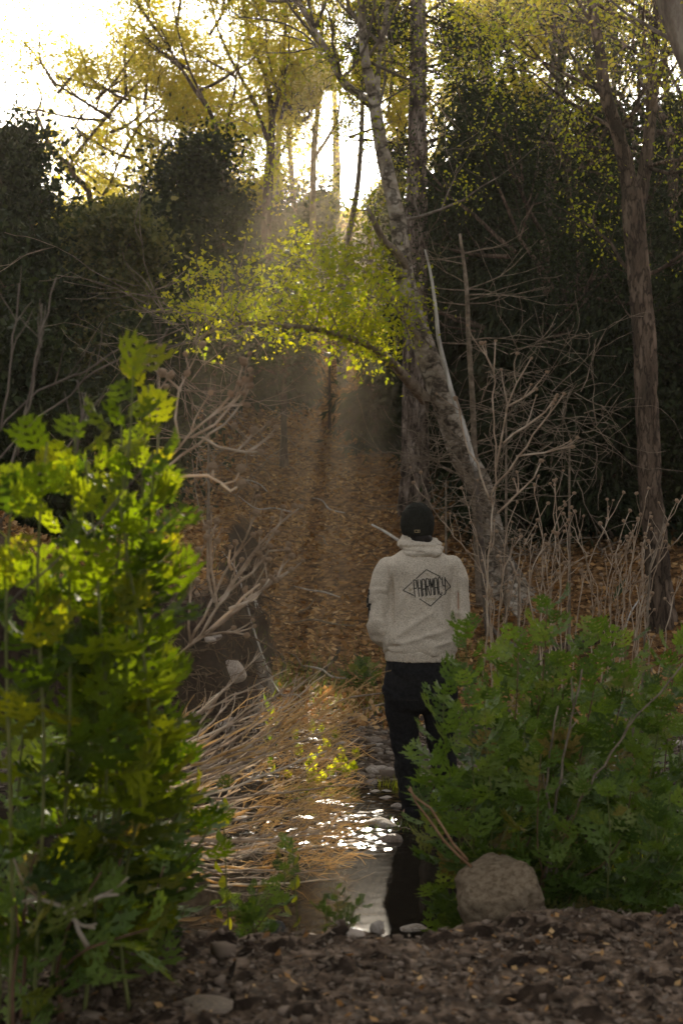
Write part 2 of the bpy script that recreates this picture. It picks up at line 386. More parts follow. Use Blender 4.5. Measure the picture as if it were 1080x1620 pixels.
class Tree:
    def __init__(s, seed): s.r = random.Random(seed); s.tips = []; s.tubes = []
    def grow(s, p, d, L, r, depth, maxd, wob=.25, up=.08, kids=3, spread=.8):
        n = 5; pts = [p.copy()]; rad = [r]; d = d.normalized()
        for i in range(n):
            d = (d+Vector([s.r.gauss(0, wob) for _ in range(3)])*.5+Vector((0, 0, up))).normalized()
            p = p+d*(L/n); pts.append(p.copy()); rad.append(max(.0025, r*(1-.75*(i+1)/n)))
            if depth >= maxd-1: s.tips.append((p.copy(), d.copy()))
        s.tubes.append((pts, rad))
        if depth < maxd:
            for k in range(kids):
                i = s.r.randint(1, n); q = pts[i]
                dd = (d+Vector([s.r.gauss(0, 1) for _ in range(3)])*spread).normalized()
                s.grow(q, dd, L*s.r.uniform(.45, .75), rad[i]*.6, depth+1, maxd, wob, up, kids, spread)
    def branches(s, origin, parent, m, name='branches'):
        b_ = MB(origin)
        for (pts, rad), ok in zip(s.tubes, keep_paths([t_[0] for t_ in s.tubes])):
            if rad[0] < .035 and name == 'branches' and not ok: continue
            b_.tube(pts, rad, 4 if rad[0] < .02 else 6, cap=False)
        o = b_.build(name, m, parent); o['kind'] = 'stuff'; return o
    def crown(s, origin, parent, m, n, size, spread=.12, mask=True, name='crown', droop=.2, clump=2.6):
        T = np.array([tuple(t_[0]) for t_ in s.tips]); D = np.array([tuple(t_[1]) for t_ in s.tips])
        k = rng.integers(0, len(T), n)
        pts = T[k]+rng.normal(size=(n, 3))*spread
        if mask: q = sunny(pts); pts = pts[q]; k = k[q]
        q = fbm(pts[:, 0]*clump, pts[:, 1]*clump, pts[:, 2]*clump*1.5, 2, 81) > .40+.14*rng.random(len(pts)); pts = pts[q]; k = k[q]
        n = len(pts)
        d = D[k]*.5+rdir(n)*.9+np.array([0, 0, -droop]); d /= np.linalg.norm(d, axis=1)[:, None]
        sz = size*rng.uniform(.6, 1.3, n)
        V, F = blades(pts, d, perp(d), sz, sz*.62)
        o = obj(name, mesh(name, V-np.array(origin), F, m, False), parent); tag(o, kind='stuff'); return o

def trunk_tree(name, label, trunks, m, group=None, seg=14, disp=bark_alder, step=.08, cat='tree', base=None):
    pts, rad = PX(trunks[0])
    if base is None: base = pts[0]
    root = thing(name, base, label, cat, group)
    b_ = MB(base)
    for k, tr in enumerate(trunks):
        pts, rad = PX(tr)
        if k == 0 and pts[0].z > h1(pts[0].x, pts[0].y)-.05:
            pass
        b_.tube(pts, rad, seg, disp, step)
    b_.build('trunk', m, root); return root, base

# leaning pale tree
lean = [[(812, 985, 14.3, 120), (800, 950, 14.3, 92), (781, 880, 14.25, 52), (768, 815, 14.2, 40), (755, 765, 14.1, 42), (728, 715, 14, 42), (705, 640, 13.9, 42), (667, 540, 13.7, 36),
         (643, 450, 13.6, 29), (629, 350, 13.5, 26), (607, 250, 13.4, 23), (596, 190, 13.3, 20), (590, 150, 13.3, 19), (578, 95, 13.2, 15), (573, 45, 13.2, 13), (570, -10, 13.1, 12), (566, -150, 13, 8)],
        [(592, 170, 13.3, 15), (565, 148, 13.2, 13), (540, 126, 13.1, 12), (520, 85, 13, 10), (497, 48, 12.9, 9), (470, 0, 12.8, 8), (420, -80, 12.6, 6)],
        [(597, 180, 13.3, 10), (597, 130, 13.4, 9), (602, 70, 13.5, 8), (613, 0, 13.5, 8), (625, -90, 13.6, 5)],
        ]
base = G(805, 14.3, -.1)
root, base = trunk_tree('leaning_tree', 'pale barked tree leaning left across the slope behind the man', lean, BARK['alder'], seg=28, step=.035, base=base)
b_ = MB(base)
for tp in ([(800, 930, 14.2, 40), (825, 958, 14.0, 26), (850, 985, 13.7, 12)], [(795, 940, 14.2, 40), (788, 975, 14.0, 26), (776, 1000, 13.8, 14)], [(805, 930, 14.2, 40), (812, 960, 13.9, 28), (815, 995, 13.6, 14)]):
    pts, rad = PX(tp); pts[-1].z = h1(pts[-1].x, pts[-1].y)-.03; b_.tube(pts, rad, 12, bark_alder, .04)
b_.build('root_flare', BARK['alder'], root)
# broken stub
b_ = MB(base); pts, rad = PX([(648, 435, 13.6, 14), (630, 402, 13.4, 13), (607, 381, 13.3, 12), (594, 355, 13.2, 11), (581, 328, 13.2, 5)]); b_.tube(pts, rad, 10, bark_pine, .04)
o = b_.build('broken_limb', BARK['twig'], root); tag(o, 'snapped reddish limb with a jagged end')
# arching branch with lime foliage
arch = [(672, 632, 13.8, 20), (640, 597, 13.4, 17), (612, 566, 13.0, 15), (580, 545, 12.7, 12), (540, 531, 12.4, 10), (500, 521, 12.2, 9), (440, 514, 12.0, 8), (385, 512, 11.8, 7), (340, 521, 11.6, 6), (305, 545, 11.5, 4)]
b_ = MB(base); pts, rad = PX(arch); b_.tube(pts, rad, 10, bark_alder, .05)
b_.tube(*PX([(681, 560, 13.7, 12), (640, 505, 13.5, 9), (615, 468, 13.4, 7), (600, 440, 13.4, 4)]), 8, bark_alder, .05)
o = b_.build('arching_branch', BARK['twig'], root)
T = Tree(5); sp, sr = smooth_path(pts, rad, .12)
for i in range(6, len(sp), 1):
    for k in range(2):
        up = T.r.uniform(.25, 1.0)
        T.grow(Vector(sp[i]), Vector((T.r.uniform(-.6, .4), T.r.uniform(-.8, .8), up)), T.r.uniform(.25, .62), .008, 1, 2, .35, .04, 2, .7)
for q in ((600, 470, 13.4), (590, 440, 13.4), (560, 455, 13.2), (620, 440, 13.5)):
    T.grow(P(*q), Vector((-.5, 0, .4)), .5, .01, 0, 2, .35, .02, 3, .8)
T.branches(base, root, BARK['twig'], 'twigs')
T.crown(base, root, L_LIME, 12500, .045, .13, mask=False, clump=4.0)
# high twigs and foliage of the leaning tree
T = Tree(9)
for (a, b2, c2) in ((540, 126, 13.1), (520, 85, 13), (497, 48, 12.9), (578, 95, 13.2), (573, 45, 13.2), (570, -10, 13.1), (602, 70, 13.5), (613, 0, 13.5), (470, 0, 12.8), (607, 250, 13.4), (596, 190, 13.3), (629, 350, 13.5), (612, 0, 13.5)):
    for k in range(2):
        T.grow(P(a, b2, c2), Vector((T.r.uniform(-1, 1), T.r.uniform(-.8, .8), T.r.uniform(-.1, .9))), T.r.uniform(.9, 1.5), .018, 0, 2, .35, .05, 3, .7)
for tp in ([(590, 205, 13.3, 6), (565, 190, 13.1, 5), (530, 182, 12.9, 4), (490, 188, 12.7, 3.5), (460, 215, 12.5, 3), (442, 270, 12.4, 2)],
           [(585, 200, 13.3, 5), (540, 120, 13, 4), (480, 130, 12.8, 3), (430, 175, 12.7, 3), (400, 200, 12.6, 2)]):
    p_, r_ = PX(tp); p_, r_ = smooth_path(p_, r_, .15); p_ = [Vector(q) for q in p_]; T.tubes.append((p_, list(r_)))
    for q in p_[6::2]: T.tips.append((q, Vector((0, 0, -1)))); T.grow(q, Vector((T.r.uniform(-1, 1), 0, T.r.uniform(-.7, .5))), .4, .005, 1, 2, .4, 0, 2, .8)
T.branches(base, root, BARK['grey'])
T.crown(base, root, L_LIME, 16000, .036, .10, name='high_crown')

# pine
pine = [[(655, 850, 17, 68), (655, 815, 17, 58), (656, 760, 17, 48), (657, 640, 17, 43), (656, 500, 17, 40), (657, 400, 17, 39), (659, 280, 17, 33), (660, 200, 17, 31), (661, 100, 17, 28), (661, 0, 17, 26), (662, -200, 17, 22), (664, -480, 17, 12)]]
root, base = trunk_tree('pine_tree', 'straight dark pine trunk with plated bark rising behind the man’s cap'.replace('’', "'"), pine, BARK['pine'], seg=44, disp=bark_pine, step=.035, base=G(655, 17))
T = Tree(14)
for (a, b2) in ((661, -260), (661, -200), (661, -140), (662, -80), (661, -20), (662, 20), (662, 60), (660, 110), (661, 30), (662, -320), (662, -380), (661, 230)):
    for k in range(3):
        T.grow(P(a, b2, 17), Vector((T.r.choice((-1, 1))*T.r.uniform(.4, 1), T.r.uniform(-1, 1), T.r.uniform(-.2, .25))), T.r.uniform(.5, 1.3) if b2 > 0 else T.r.uniform(1, 2), .02, 0, 2, .3, -.02, 3, .5)
T.branches(base, root, BARK['dark'])
Tt = np.array([tuple(a) for a, _ in T.tips]); n = 16000; k = rng.integers(0, len(Tt), n); k = k[sunny(Tt[k])]; n = len(k)
d = rdir(n)+np.array([0, 0, .15]); d /= np.linalg.norm(d, axis=1)[:, None]
V, F = blades(Tt[k]+rng.normal(size=(n, 3))*.05, d, perp(d), .16, .012); o = obj('crown', mesh('crown', V-np.array(base), F, L_CEDAR, False), root); tag(o, kind='stuff')

# right forked tree
fork = [[(1050, 1030, 13, 72), (1047, 985, 13, 52), (1042, 930, 13, 44), (1035, 840, 13, 40), (1028, 760, 13, 38), (1022, 640, 13, 38), (1019, 545, 13, 37), (1010, 440, 13, 37), (1002, 350, 13, 36), (998, 300, 13, 34)],
        [(1002, 345, 13, 30), (990, 265, 13, 26), (975, 205, 12.9, 23), (957, 150, 12.8, 21), (950, 90, 12.8, 19), (941, 40, 12.7, 17), (934, 0, 12.7, 15), (915, -120, 12.6, 11)],
        [(1004, 345, 13, 26), (1020, 265, 13.1, 22), (1029, 180, 13.1, 19), (1031, 100, 13.2, 18), (1038, 40, 13.2, 19), (1042, 0, 13.2, 18), (1052, -150, 13.3, 12)],
        [(1029, 175, 13.1, 12), (1050, 92, 12.9, 9), (1066, 80, 12.8, 7), (1078, 60, 12.6, 5)]]
root, base = trunk_tree('forked_tree', 'tall dark tree forking into two limbs above the right dead stalks', fork, BARK['dark'], seg=26, disp=bark_pine, step=.04, base=G(1050, 13))
T = Tree(21)
for (a, b2, c2) in ((957, 150, 12.8), (941, 40, 12.7), (1031, 100, 13.2), (1038, 40, 13.2), (934, 0, 12.7), (975, 205, 12.9), (1020, 265, 13.1), (1010, 440, 13), (1052, -100, 13.3), (915, -100, 12.6)):
    for k in range(2): T.grow(P(a, b2, c2), Vector((T.r.uniform(-1, 1), T.r.uniform(-1, .6), T.r.uniform(-.3, .8))), T.r.uniform(.8, 1.3), .02, 0, 2, .35, .02, 3, .7)
T.branches(base, root, BARK['dark']); T.crown(base, root, L_LIME, 12000, .036, .1)

# near trunk at the top right corner
root, base = trunk_tree('grey_tree', 'smooth grey trunk leaning out of the top right corner', [[(1290, 1150, 11, 90), (1270, 900, 11, 70), (1210, 520, 11, 58), (1130, 200, 11, 50), (1082, 60, 11, 46), (1060, 0, 11, 44), (1020, -140, 11, 36)]], BARK['grey'], seg=22, step=.06, base=G(1290, 11))
T = Tree(22)
for b2 in (0, -60, -120, 100, 200):
    T.grow(P(1060 + max(0, b2)*.5, b2, 11), Vector((T.r.uniform(-1, 1), T.r.uniform(-.6, .6), .4)), 1.2, .02, 0, 2, .3, .03, 3, .7)
T.branches(base, root, BARK['grey']); T.crown(base, root, L_YEL, 2500, .05, .12)

# slim pale and brown saplings against the dark wood
root, base = trunk_tree('bleached_sapling', 'thin white dead stem leaning beside the pale tree', [[(752, 745, 13.2, 9), (735, 682, 13.2, 8), (717, 630, 13.2, 8), (705, 585, 13.2, 7.5), (693, 535, 13.2, 7), (690, 500, 13.2, 6), (682, 440, 13.2, 5), (672, 395, 13.2, 3)]], BARK['white'], seg=8, cat='sapling', base=G(770, 13.2))
b_ = MB(base); b_.tube([G(772, 13.2, -.05), P(760, 850, 13.2), P(752, 745, 13.2)], [.03, .027, .024], 8, None, .1); b_.build('lower_stem', BARK['grey'], root)
root, base = trunk_tree('brown_sapling', 'thin upright brown dead sapling between the leaning tree and the wood', [[(758, 960, 13.5, 11), (752, 830, 13.5, 10), (750, 730, 13.5, 10), (747, 640, 13.5, 9), (741, 540, 13.5, 8), (737, 450, 13.5, 7), (727, 370, 13.5, 4)]], BARK['twig'], seg=8, cat='sapling', base=G(758, 13.5))
T = Tree(31)
for k in range(46):
    y = T.r.uniform(400, 800); T.grow(P(737+(y-450)*.05, y, 13.5), Vector((T.r.choice((-1, 1)), T.r.uniform(-.6, .3), T.r.uniform(-.2, .3))), T.r.uniform(.4, .9), .007, 0, 1, .3, .03, 3, .6)
T.branches(base, root, BARK['twig'])

# other trunks of the wood, each with its own thin spring crown
def wood_tree(name, label, trunks, m, lm, seed, nleaf, tips, size=.06, kids=3, L=1.6, depth=2, seg=10, disp=bark_alder, base_px=None, mask=True, spread=.18):
    Y = trunks[0][0][2]; a0 = trunks[0][0]
    base = G(a0[0], Y, -.05)
    if a0[1] < 1e6:
        trunks[0].insert(0, (a0[0]+(base_px or 0), 810-(base.z-CAM_Z)*FPX/Y, Y, a0[3]*1.35))
        base = P(*trunks[0][0][:3])
    root, base = trunk_tree(name, label, trunks, m, seg=seg, disp=disp, step=.15, base=base, group='trees of the wood on the hillside')
    T = Tree(seed)
    for (a, b2) in tips:
        T.grow(P(a, b2, Y), Vector((T.r.uniform(-1, 1), T.r.uniform(-.9, .9), T.r.uniform(0, 1))), L*T.r.uniform(.7, 1.3), .03, 0, depth, .32, .06, kids, .7)
    T.branches(base, root, m)
    T.crown(base, root, lm, int(nleaf*3.2), size*.78, spread, mask=mask, clump=1.5)
    return root

def rt(seed, x0, x1, y0, y1, n):
    q = random.Random(seed); return [(q.uniform(x0, x1), q.uniform(y0, y1)) for _ in range(n)]

wood_tree('alder_tree', 'slender tree dividing into two stems above the dark cedar', [[(868, 400, 20, 20), (870, 300, 20, 19), (872, 250, 20, 20), (880, 190, 20, 16), (884, 130, 20, 15), (888, 80, 20, 13), (886, 30, 20, 13), (890, -30, 20, 12), (900, -160, 20, 7)],
    [(852, 280, 20, 9), (857, 220, 20, 9), (868, 150, 20, 9), (877, 60, 20, 8), (876, -20, 20, 7)], [(889, 95, 20, 9), (900, 55, 20, 8), (915, 20, 20, 8), (918, -40, 20, 6)]],
    BARK['grey'], L_YEL, 41, 14000, [(888, 60), (886, 0), (910, 20), (915, -20), (876, 20), (880, 150), (895, -60), (868, 150), (880, 100), (870, -30), (900, -100)], .07)
wood_tree('crooked_tree', 'crooked dark tree with wavy forked limbs against the white sky', [[(836, 420, 22, 12), (836, 205, 22, 11), (830, 170, 22, 11), (815, 130, 22, 10), (805, 85, 22, 9), (797, 50, 22, 9), (782, 30, 22, 7), (772, -10, 22, 7), (760, -80, 22, 4)],
    [(832, 180, 22, 8), (827, 115, 22, 8), (825, 50, 22, 7), (828, 25, 22, 7), (842, -5, 22, 6), (850, -60, 22, 4)], [(826, 185, 22, 6), (805, 155, 22, 6), (785, 125, 22, 4)]],
    BARK['dark'], L_YEL, 42, 13000, [(782, 30), (842, 0), (805, 90), (825, 50), (760, -50), (850, -50), (772, 0), (797, 50), (830, 100)], .07)
wood_tree('pale_tree', 'pale grey trunk lit by low sun beyond the dark cedar', [[(762, 300, 27, 10), (768, 110, 27, 14), (775, 75, 27, 12), (790, 45, 27, 10), (798, 0, 27, 8), (810, -80, 27, 5)]], BARK['alder'], L_YEL, 43, 8000, rt(1, 740, 900, -80, 120, 10), .07)
wood_tree('alder_tree', 'yellow leaved tree with bent trunk under the open sky, farthest left', [[(146, 332, 24, 10), (118, 280, 24, 10), (107, 258, 24, 9), (83, 240, 24, 8), (66, 200, 24, 5)], [(117, 275, 24, 7), (114, 255, 24, 6), (140, 220, 24, 6), (165, 190, 24, 6), (200, 150, 24, 5), (225, 125, 24, 3)], [(140, 220, 24, 6), (120, 200, 24, 4), (145, 165, 24, 3)]],
    BARK['dark'], L_YEL, 44, 16000, rt(2, 80, 300, 130, 330, 22)+[(66, 200), (200, 150), (165, 190)], .07)
wood_tree('alder_tree', 'yellow leaved tree of upright stems left of the light shaft', [[(228, 330, 27, 7), (225, 250, 27, 6), (218, 180, 27, 5), (215, 130, 27, 3)], [(236, 300, 27, 5), (240, 230, 27, 5), (236, 180, 27, 3)]],
    BARK['twig'], L_YEL, 45, 18000, rt(3, 150, 330, 120, 320, 20), .065)
wood_tree('whip_tree', 'tree of long thin bare whips leaning left into the sky', [[(352, 290, 22, 8), (340, 195, 22, 7), (310, 145, 22, 6), (285, 105, 22, 5), (250, 50, 22, 4), (212, 0, 22, 3)], [(285, 110, 22, 4), (262, 60, 22, 3), (235, 10, 22, 3), (215, -40, 22, 2)], [(340, 190, 22, 5), (300, 110, 22, 4), (280, 40, 22, 3), (270, -30, 22, 2)]],
    BARK['dark'], L_YEL, 46, 2600, [(310, 145), (285, 105), (250, 50), (300, 110), (280, 40), (235, 10)], .055, 3, 1.0)
wood_tree('alder_tree', 'many stemmed tree standing where the sun glows through yellow leaves', [[(420, 420, 24, 17), (424, 300, 24, 16), (428, 235, 24, 14), (430, 180, 24, 10), (420, 120, 24, 8), (395, 60, 24, 6), (380, -20, 24, 4)], [(428, 235, 24, 8), (405, 170, 24, 7), (385, 130, 24, 6), (350, 60, 24, 4), (330, -10, 24, 3)], [(428, 200, 24, 8), (445, 130, 24, 6), (450, 60, 24, 5), (455, -20, 24, 3)]],
    BARK['dark'], L_YEL, 47, 24000, rt(4, 320, 490, -60, 230, 18), .065)
wood_tree('alder_tree', 'orange lit trunk standing straight in the light shaft', [[(495, 420, 26, 11), (495, 300, 26, 10), (497, 230, 26, 10), (505, 150, 26, 8), (508, 60, 26, 6), (512, -40, 26, 4)], [(497, 250, 26, 6), (520, 215, 26, 5), (535, 180, 26, 4), (540, 120, 26, 3)]],
    BARK['twig'], L_YEL, 48, 18000, rt(5, 450, 560, -50, 260, 13), .06)
wood_tree('alder_tree', 'leaning orange lit trunk just left of the pale leaning tree', [[(540, 440, 24, 11), (556, 350, 24, 10), (566, 290, 24, 9), (572, 200, 24, 8), (574, 100, 24, 6), (580, 0, 24, 4)]], BARK['twig'], L_YEL, 49, 13000, rt(6, 500, 640, -60, 300, 11), .06)
wood_tree('dark_trunked_tree', 'dark trunk standing in shade left of the right forked tree', [[(925, 560, 18, 18), (920, 430, 18, 16), (910, 370, 18, 15), (900, 325, 18, 12), (897, 240, 18, 9)]], BARK['dark'], L_OLIVE, 50, 7000, rt(7, 860, 1000, 160, 420, 12), .05)
wood_tree('dark_trunked_tree', 'second dark trunk in shade, right of the slim brown sapling', [[(875, 790, 16, 22), (872, 650, 16, 20), (866, 500, 16, 18), (860, 380, 16, 14)]], BARK['dark'], L_DARK, 51, 6000, rt(8, 800, 960, 350, 560, 12), .05)
wood_tree('dark_trunked_tree', 'dark trunk standing at the right edge behind the forked tree', [[(1075, 700, 16, 20), (1070, 500, 16, 18), (1062, 300, 16, 14), (1058, 200, 16, 9)]], BARK['dark'], L_DARK, 52, 9000, rt(9, 1010, 1110, 150, 600, 16), .05)
wood_tree('dark_trunked_tree', 'slim dark trunk at the head of the leaf covered trail', [[(521, 640, 21, 4.5), (521, 560, 21, 4.5), (518, 480, 21, 4), (516, 400, 21, 3)]], BARK['dark'], L_DARK, 53, 2200, rt(10, 480, 560, 380, 500, 6), .05, L=.8)
wood_tree('dark_trunked_tree', 'short dark trunk left of the trail, under the arching branch', [[(449, 690, 19, 11), (449, 620, 19, 10), (450, 540, 19, 8), (446, 480, 19, 5)]], BARK['dark'], L_DARK, 54, 6000, rt(11, 385, 500, 480, 620, 12), .05, L=.8)

# evergreen crowns : bushy dark oaks and drooping cedars
def evergreen(name, label, px, Y, top, halfw, bot, n, seed, m, kind='oak', size=.075, lobes=9, bark='dark', mask=True, mass=.42):
    q = random.Random(seed)
    base = G(px, Y, -.05); root = thing(name, base, label, 'tree', 'evergreens of the hillside wood')
    zt = P(px, top, Y).z; zb = max(P(px, bot, Y).z, base.z+.05); hw = halfw/FPX*Y; H_ = zt-zb
    b_ = MB(base); tops = []
    b_.tube([base, Vector((base.x+q.uniform(-.1, .1), Y, zb+H_*.4)), Vector((base.x+q.uniform(-.3, .3), Y, zt-H_*.08))], [.06+.012*H_, .045+.01*H_, .015], 8, bark_alder, .2)
    b_.build('trunk', BARK[bark], root)
    PT, DD = [], []; br = MB(base)
    todo = []
    nb = int(26+H_*7) if kind == 'cedar' else int(20+H_*5)
    for k in range(nb):
        u = (k+.5)/nb; z = zb+H_*u*.95; a = q.uniform(0, 2*math.pi)
        if kind == 'cedar': prof = (1-u)**.6*q.uniform(.6, 1.1)+.05
        else: prof = (math.sqrt(max(.05, 1-(2*u-.85)**2*.75))*.6+.4*(1-u))*q.choice((.35, .6, .8, 1.0, 1.2, 1.5))
        L = hw*prof; d = Vector((math.cos(a), math.sin(a), .45 if kind == 'oak' else .2))
        s0 = Vector((base.x, Y, z-.25*L if kind == 'oak' else z)); pts = [s0]
        for i in range(5):
            d = (d+Vector((q.gauss(0, .15), q.gauss(0, .15), q.gauss(0, .12)-(.14 if kind == 'cedar' else 0)))).normalized(); pts.append(pts[-1]+d*L/5)
        todo.append((pts, L, d.copy()))
    kp = keep_paths([t_[0] for t_ in todo]) if mask else [True]*len(todo)
    for (pts, L, d), ok in zip(todo, kp):
        if not ok: continue
        br.tube(pts, [.02+.006*L, .015, .012, .009, .006, .004], 4, cap=False)
        for i in range(1, 6):
            if kind == 'oak' and i < 2: continue
            PT.append(tuple(pts[i])); DD.append(tuple(d))
            for s_ in range(2):
                e = Vector((q.gauss(0, 1), q.gauss(0, 1), q.gauss(0, .6))).normalized()*L*.28
                br.tube([pts[i], pts[i]+e], [.006, .003], 4, cap=False); PT.append(tuple(pts[i]+e)); DD.append(tuple((d+e).normalized()))
    br.build('branches', BARK[bark], root)['kind'] = 'stuff'
    PT = np.array(PT); DD = np.array(DD)
    k = rng.integers(0, len(PT), n); sg = .16*hw**.5*mass/.42*np.where(rng.random(n) < .3, 1.9, .9)[:, None]
    p_ = PT[k]+rng.normal(size=(n, 3))*sg*np.array([1, 1, .65])
    if kind == 'cedar': p_[:, 2] -= np.abs(rng.normal(size=n))*.12
    if mask: ok = sunny(p_); p_ = p_[ok]; k = k[ok]; n = len(k)
    d = DD[k]*.8+rdir(n)*(.6 if kind == 'cedar' else 1)+np.array([0, 0, -.5 if kind == 'cedar' else 0]); d /= np.linalg.norm(d, axis=1)[:, None]
    sz = size*rng.uniform(.6, 1.4, n)
    V, F = blades(p_, d, perp(d), sz*(1.9 if kind == 'cedar' else 1), sz*(.42 if kind == 'cedar' else .6))
    tag(obj('crown', mesh('crown', V-np.array(base), F, m, False), root), kind='stuff')

def W(x, Y, z0, z1, hw):
    k = FPX/Y; return (540+x*k, Y, 810-(z1-CAM_Z)*k, hw*k, 810-(z0-CAM_Z)*k)
EV = [ # px, Y, top, halfw, bottom, n, kind, mat, label
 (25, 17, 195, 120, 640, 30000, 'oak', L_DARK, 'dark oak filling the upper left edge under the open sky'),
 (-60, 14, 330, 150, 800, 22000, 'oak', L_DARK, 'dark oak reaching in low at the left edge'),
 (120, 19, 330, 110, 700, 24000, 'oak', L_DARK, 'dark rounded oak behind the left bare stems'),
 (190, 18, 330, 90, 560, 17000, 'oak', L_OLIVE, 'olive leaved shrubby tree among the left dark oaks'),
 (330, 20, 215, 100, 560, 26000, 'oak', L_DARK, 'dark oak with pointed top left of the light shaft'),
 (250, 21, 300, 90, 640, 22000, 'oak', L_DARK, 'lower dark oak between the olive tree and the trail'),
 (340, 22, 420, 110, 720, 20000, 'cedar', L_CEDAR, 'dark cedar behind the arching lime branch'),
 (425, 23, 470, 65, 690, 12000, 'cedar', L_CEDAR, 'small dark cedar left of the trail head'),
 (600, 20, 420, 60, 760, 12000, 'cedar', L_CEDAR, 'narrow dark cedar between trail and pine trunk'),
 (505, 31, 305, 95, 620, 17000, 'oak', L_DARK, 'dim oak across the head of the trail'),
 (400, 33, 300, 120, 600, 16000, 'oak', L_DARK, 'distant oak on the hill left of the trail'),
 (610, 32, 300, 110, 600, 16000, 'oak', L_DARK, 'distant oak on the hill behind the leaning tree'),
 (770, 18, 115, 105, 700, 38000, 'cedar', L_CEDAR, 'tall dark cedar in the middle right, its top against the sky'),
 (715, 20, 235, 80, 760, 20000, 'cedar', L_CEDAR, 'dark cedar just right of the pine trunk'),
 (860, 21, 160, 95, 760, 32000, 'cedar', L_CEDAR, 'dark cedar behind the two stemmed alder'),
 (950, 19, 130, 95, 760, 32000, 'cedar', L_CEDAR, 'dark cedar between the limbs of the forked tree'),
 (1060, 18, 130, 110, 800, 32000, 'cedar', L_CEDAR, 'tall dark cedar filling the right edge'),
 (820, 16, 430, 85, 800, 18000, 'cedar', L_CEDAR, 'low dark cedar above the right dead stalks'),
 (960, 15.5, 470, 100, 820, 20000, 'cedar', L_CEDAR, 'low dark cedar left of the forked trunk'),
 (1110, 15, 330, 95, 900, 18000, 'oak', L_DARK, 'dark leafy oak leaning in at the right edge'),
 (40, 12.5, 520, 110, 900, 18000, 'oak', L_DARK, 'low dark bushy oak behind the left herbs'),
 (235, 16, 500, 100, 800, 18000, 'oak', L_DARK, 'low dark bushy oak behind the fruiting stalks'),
 W(-5.2, 1, 2.4, 8.5, 2.4)+(15000, 'oak', L_DARK, 'unseen broad oak added beside the viewer to darken the left'),  # this and the next three: out of view, added to cut side sky light
 W(5.4, 1, 2.4, 8.5, 2.4)+(15000, 'oak', L_DARK, 'unseen broad oak added beside the viewer to darken the right'),
 W(-5.2, 6, 1.5, 6.5, 2.0)+(14000, 'oak', L_DARK, 'unseen oak added just past the left edge to darken that side'),
 W(5.4, 7, 1.5, 6.5, 2.0)+(14000, 'oak', L_DARK, 'unseen oak added just past the right edge to darken that side'),
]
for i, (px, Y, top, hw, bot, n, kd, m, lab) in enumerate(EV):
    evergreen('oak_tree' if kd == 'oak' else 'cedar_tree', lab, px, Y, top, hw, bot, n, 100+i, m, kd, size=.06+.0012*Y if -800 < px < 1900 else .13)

# trees on the hill crest and out to the sides, tall enough to hold the low sun back
FAR = [(-250, 30, 150), (-120, 34, 260), (620, 34, 60), (700, 36, 150), (790, 34, 120), (880, 36, 60), (960, 33, 0), (1060, 34, -40), (1180, 30, -80), (1300, 24, -60), (530, 38, 110), (440, 38, 170), (340, 38, 210), (70, 32, 330), (180, 38, 330)]
for i, (px, Y, top) in enumerate(FAR):
    t0 = 810-(h1((px-540)/FPX*Y, Y)-CAM_Z)*FPX/Y
    q = random.Random(i)
    wood_tree('hill_tree', ['yellow leaved tree high on the hill', 'sparse leafed tree near the crest of the hill', 'thin spring tree standing far up the slope'][i % 3]+', '+
        ['beyond the left frame edge', 'far left above the dark oak', 'behind the leaning tree fork', 'right of the pine top', 'behind the crooked tree', 'behind the two stemmed alder', 'between alder and forked tree', 'behind the forked tree', 'beyond the right edge', 'outermost on the right', 'in the glow of the low sun', 'left of the shaft of light', 'behind the thin leaning whips', 'lowest above the left dark oak', 'behind the bent yellow tree'][i],
        [[(px, min(t0-40, 560), Y, 16), (px+q.uniform(-15, 15), (t0+top)/2, Y, 13), (px+q.uniform(-20, 20), top, Y, 6)]], BARK['grey'], L_YEL if i % 4 else L_OLIVE, 200+i, 9000,
        [(px+q.gauss(0, 45), top+abs(q.gauss(0, 1))*110) for _ in range(12)], .09, spread=.3, L=2.0)

wood_tree('alder_tree', 'spring leafed tree filling the glow between the shaft and the pine', [[(628, 400, 29, 12), (625, 300, 29, 11), (632, 200, 29, 9), (640, 90, 29, 6), (645, 0, 29, 4)]], BARK['twig'], L_YEL, 71, 9000, rt(21, 560, 720, 60, 330, 14), .065)
wood_tree('alder_tree', 'spring leafed tree low in the glow above the arching branch', [[(470, 440, 31, 11), (466, 340, 31, 10), (460, 260, 31, 8), (455, 180, 31, 5)]], BARK['twig'], L_YEL, 72, 20000, rt(22, 330, 620, 180, 340, 20), .07, L=1.3)
wood_tree('alder_tree', 'dark olive sapling thicket tree low behind the orange lit trunks', [[(590, 480, 27, 9), (588, 400, 27, 8), (586, 330, 27, 5)]], BARK['dark'], L_OLIVE, 73, 8000, rt(23, 540, 640, 260, 420, 12), .06, L=.9)

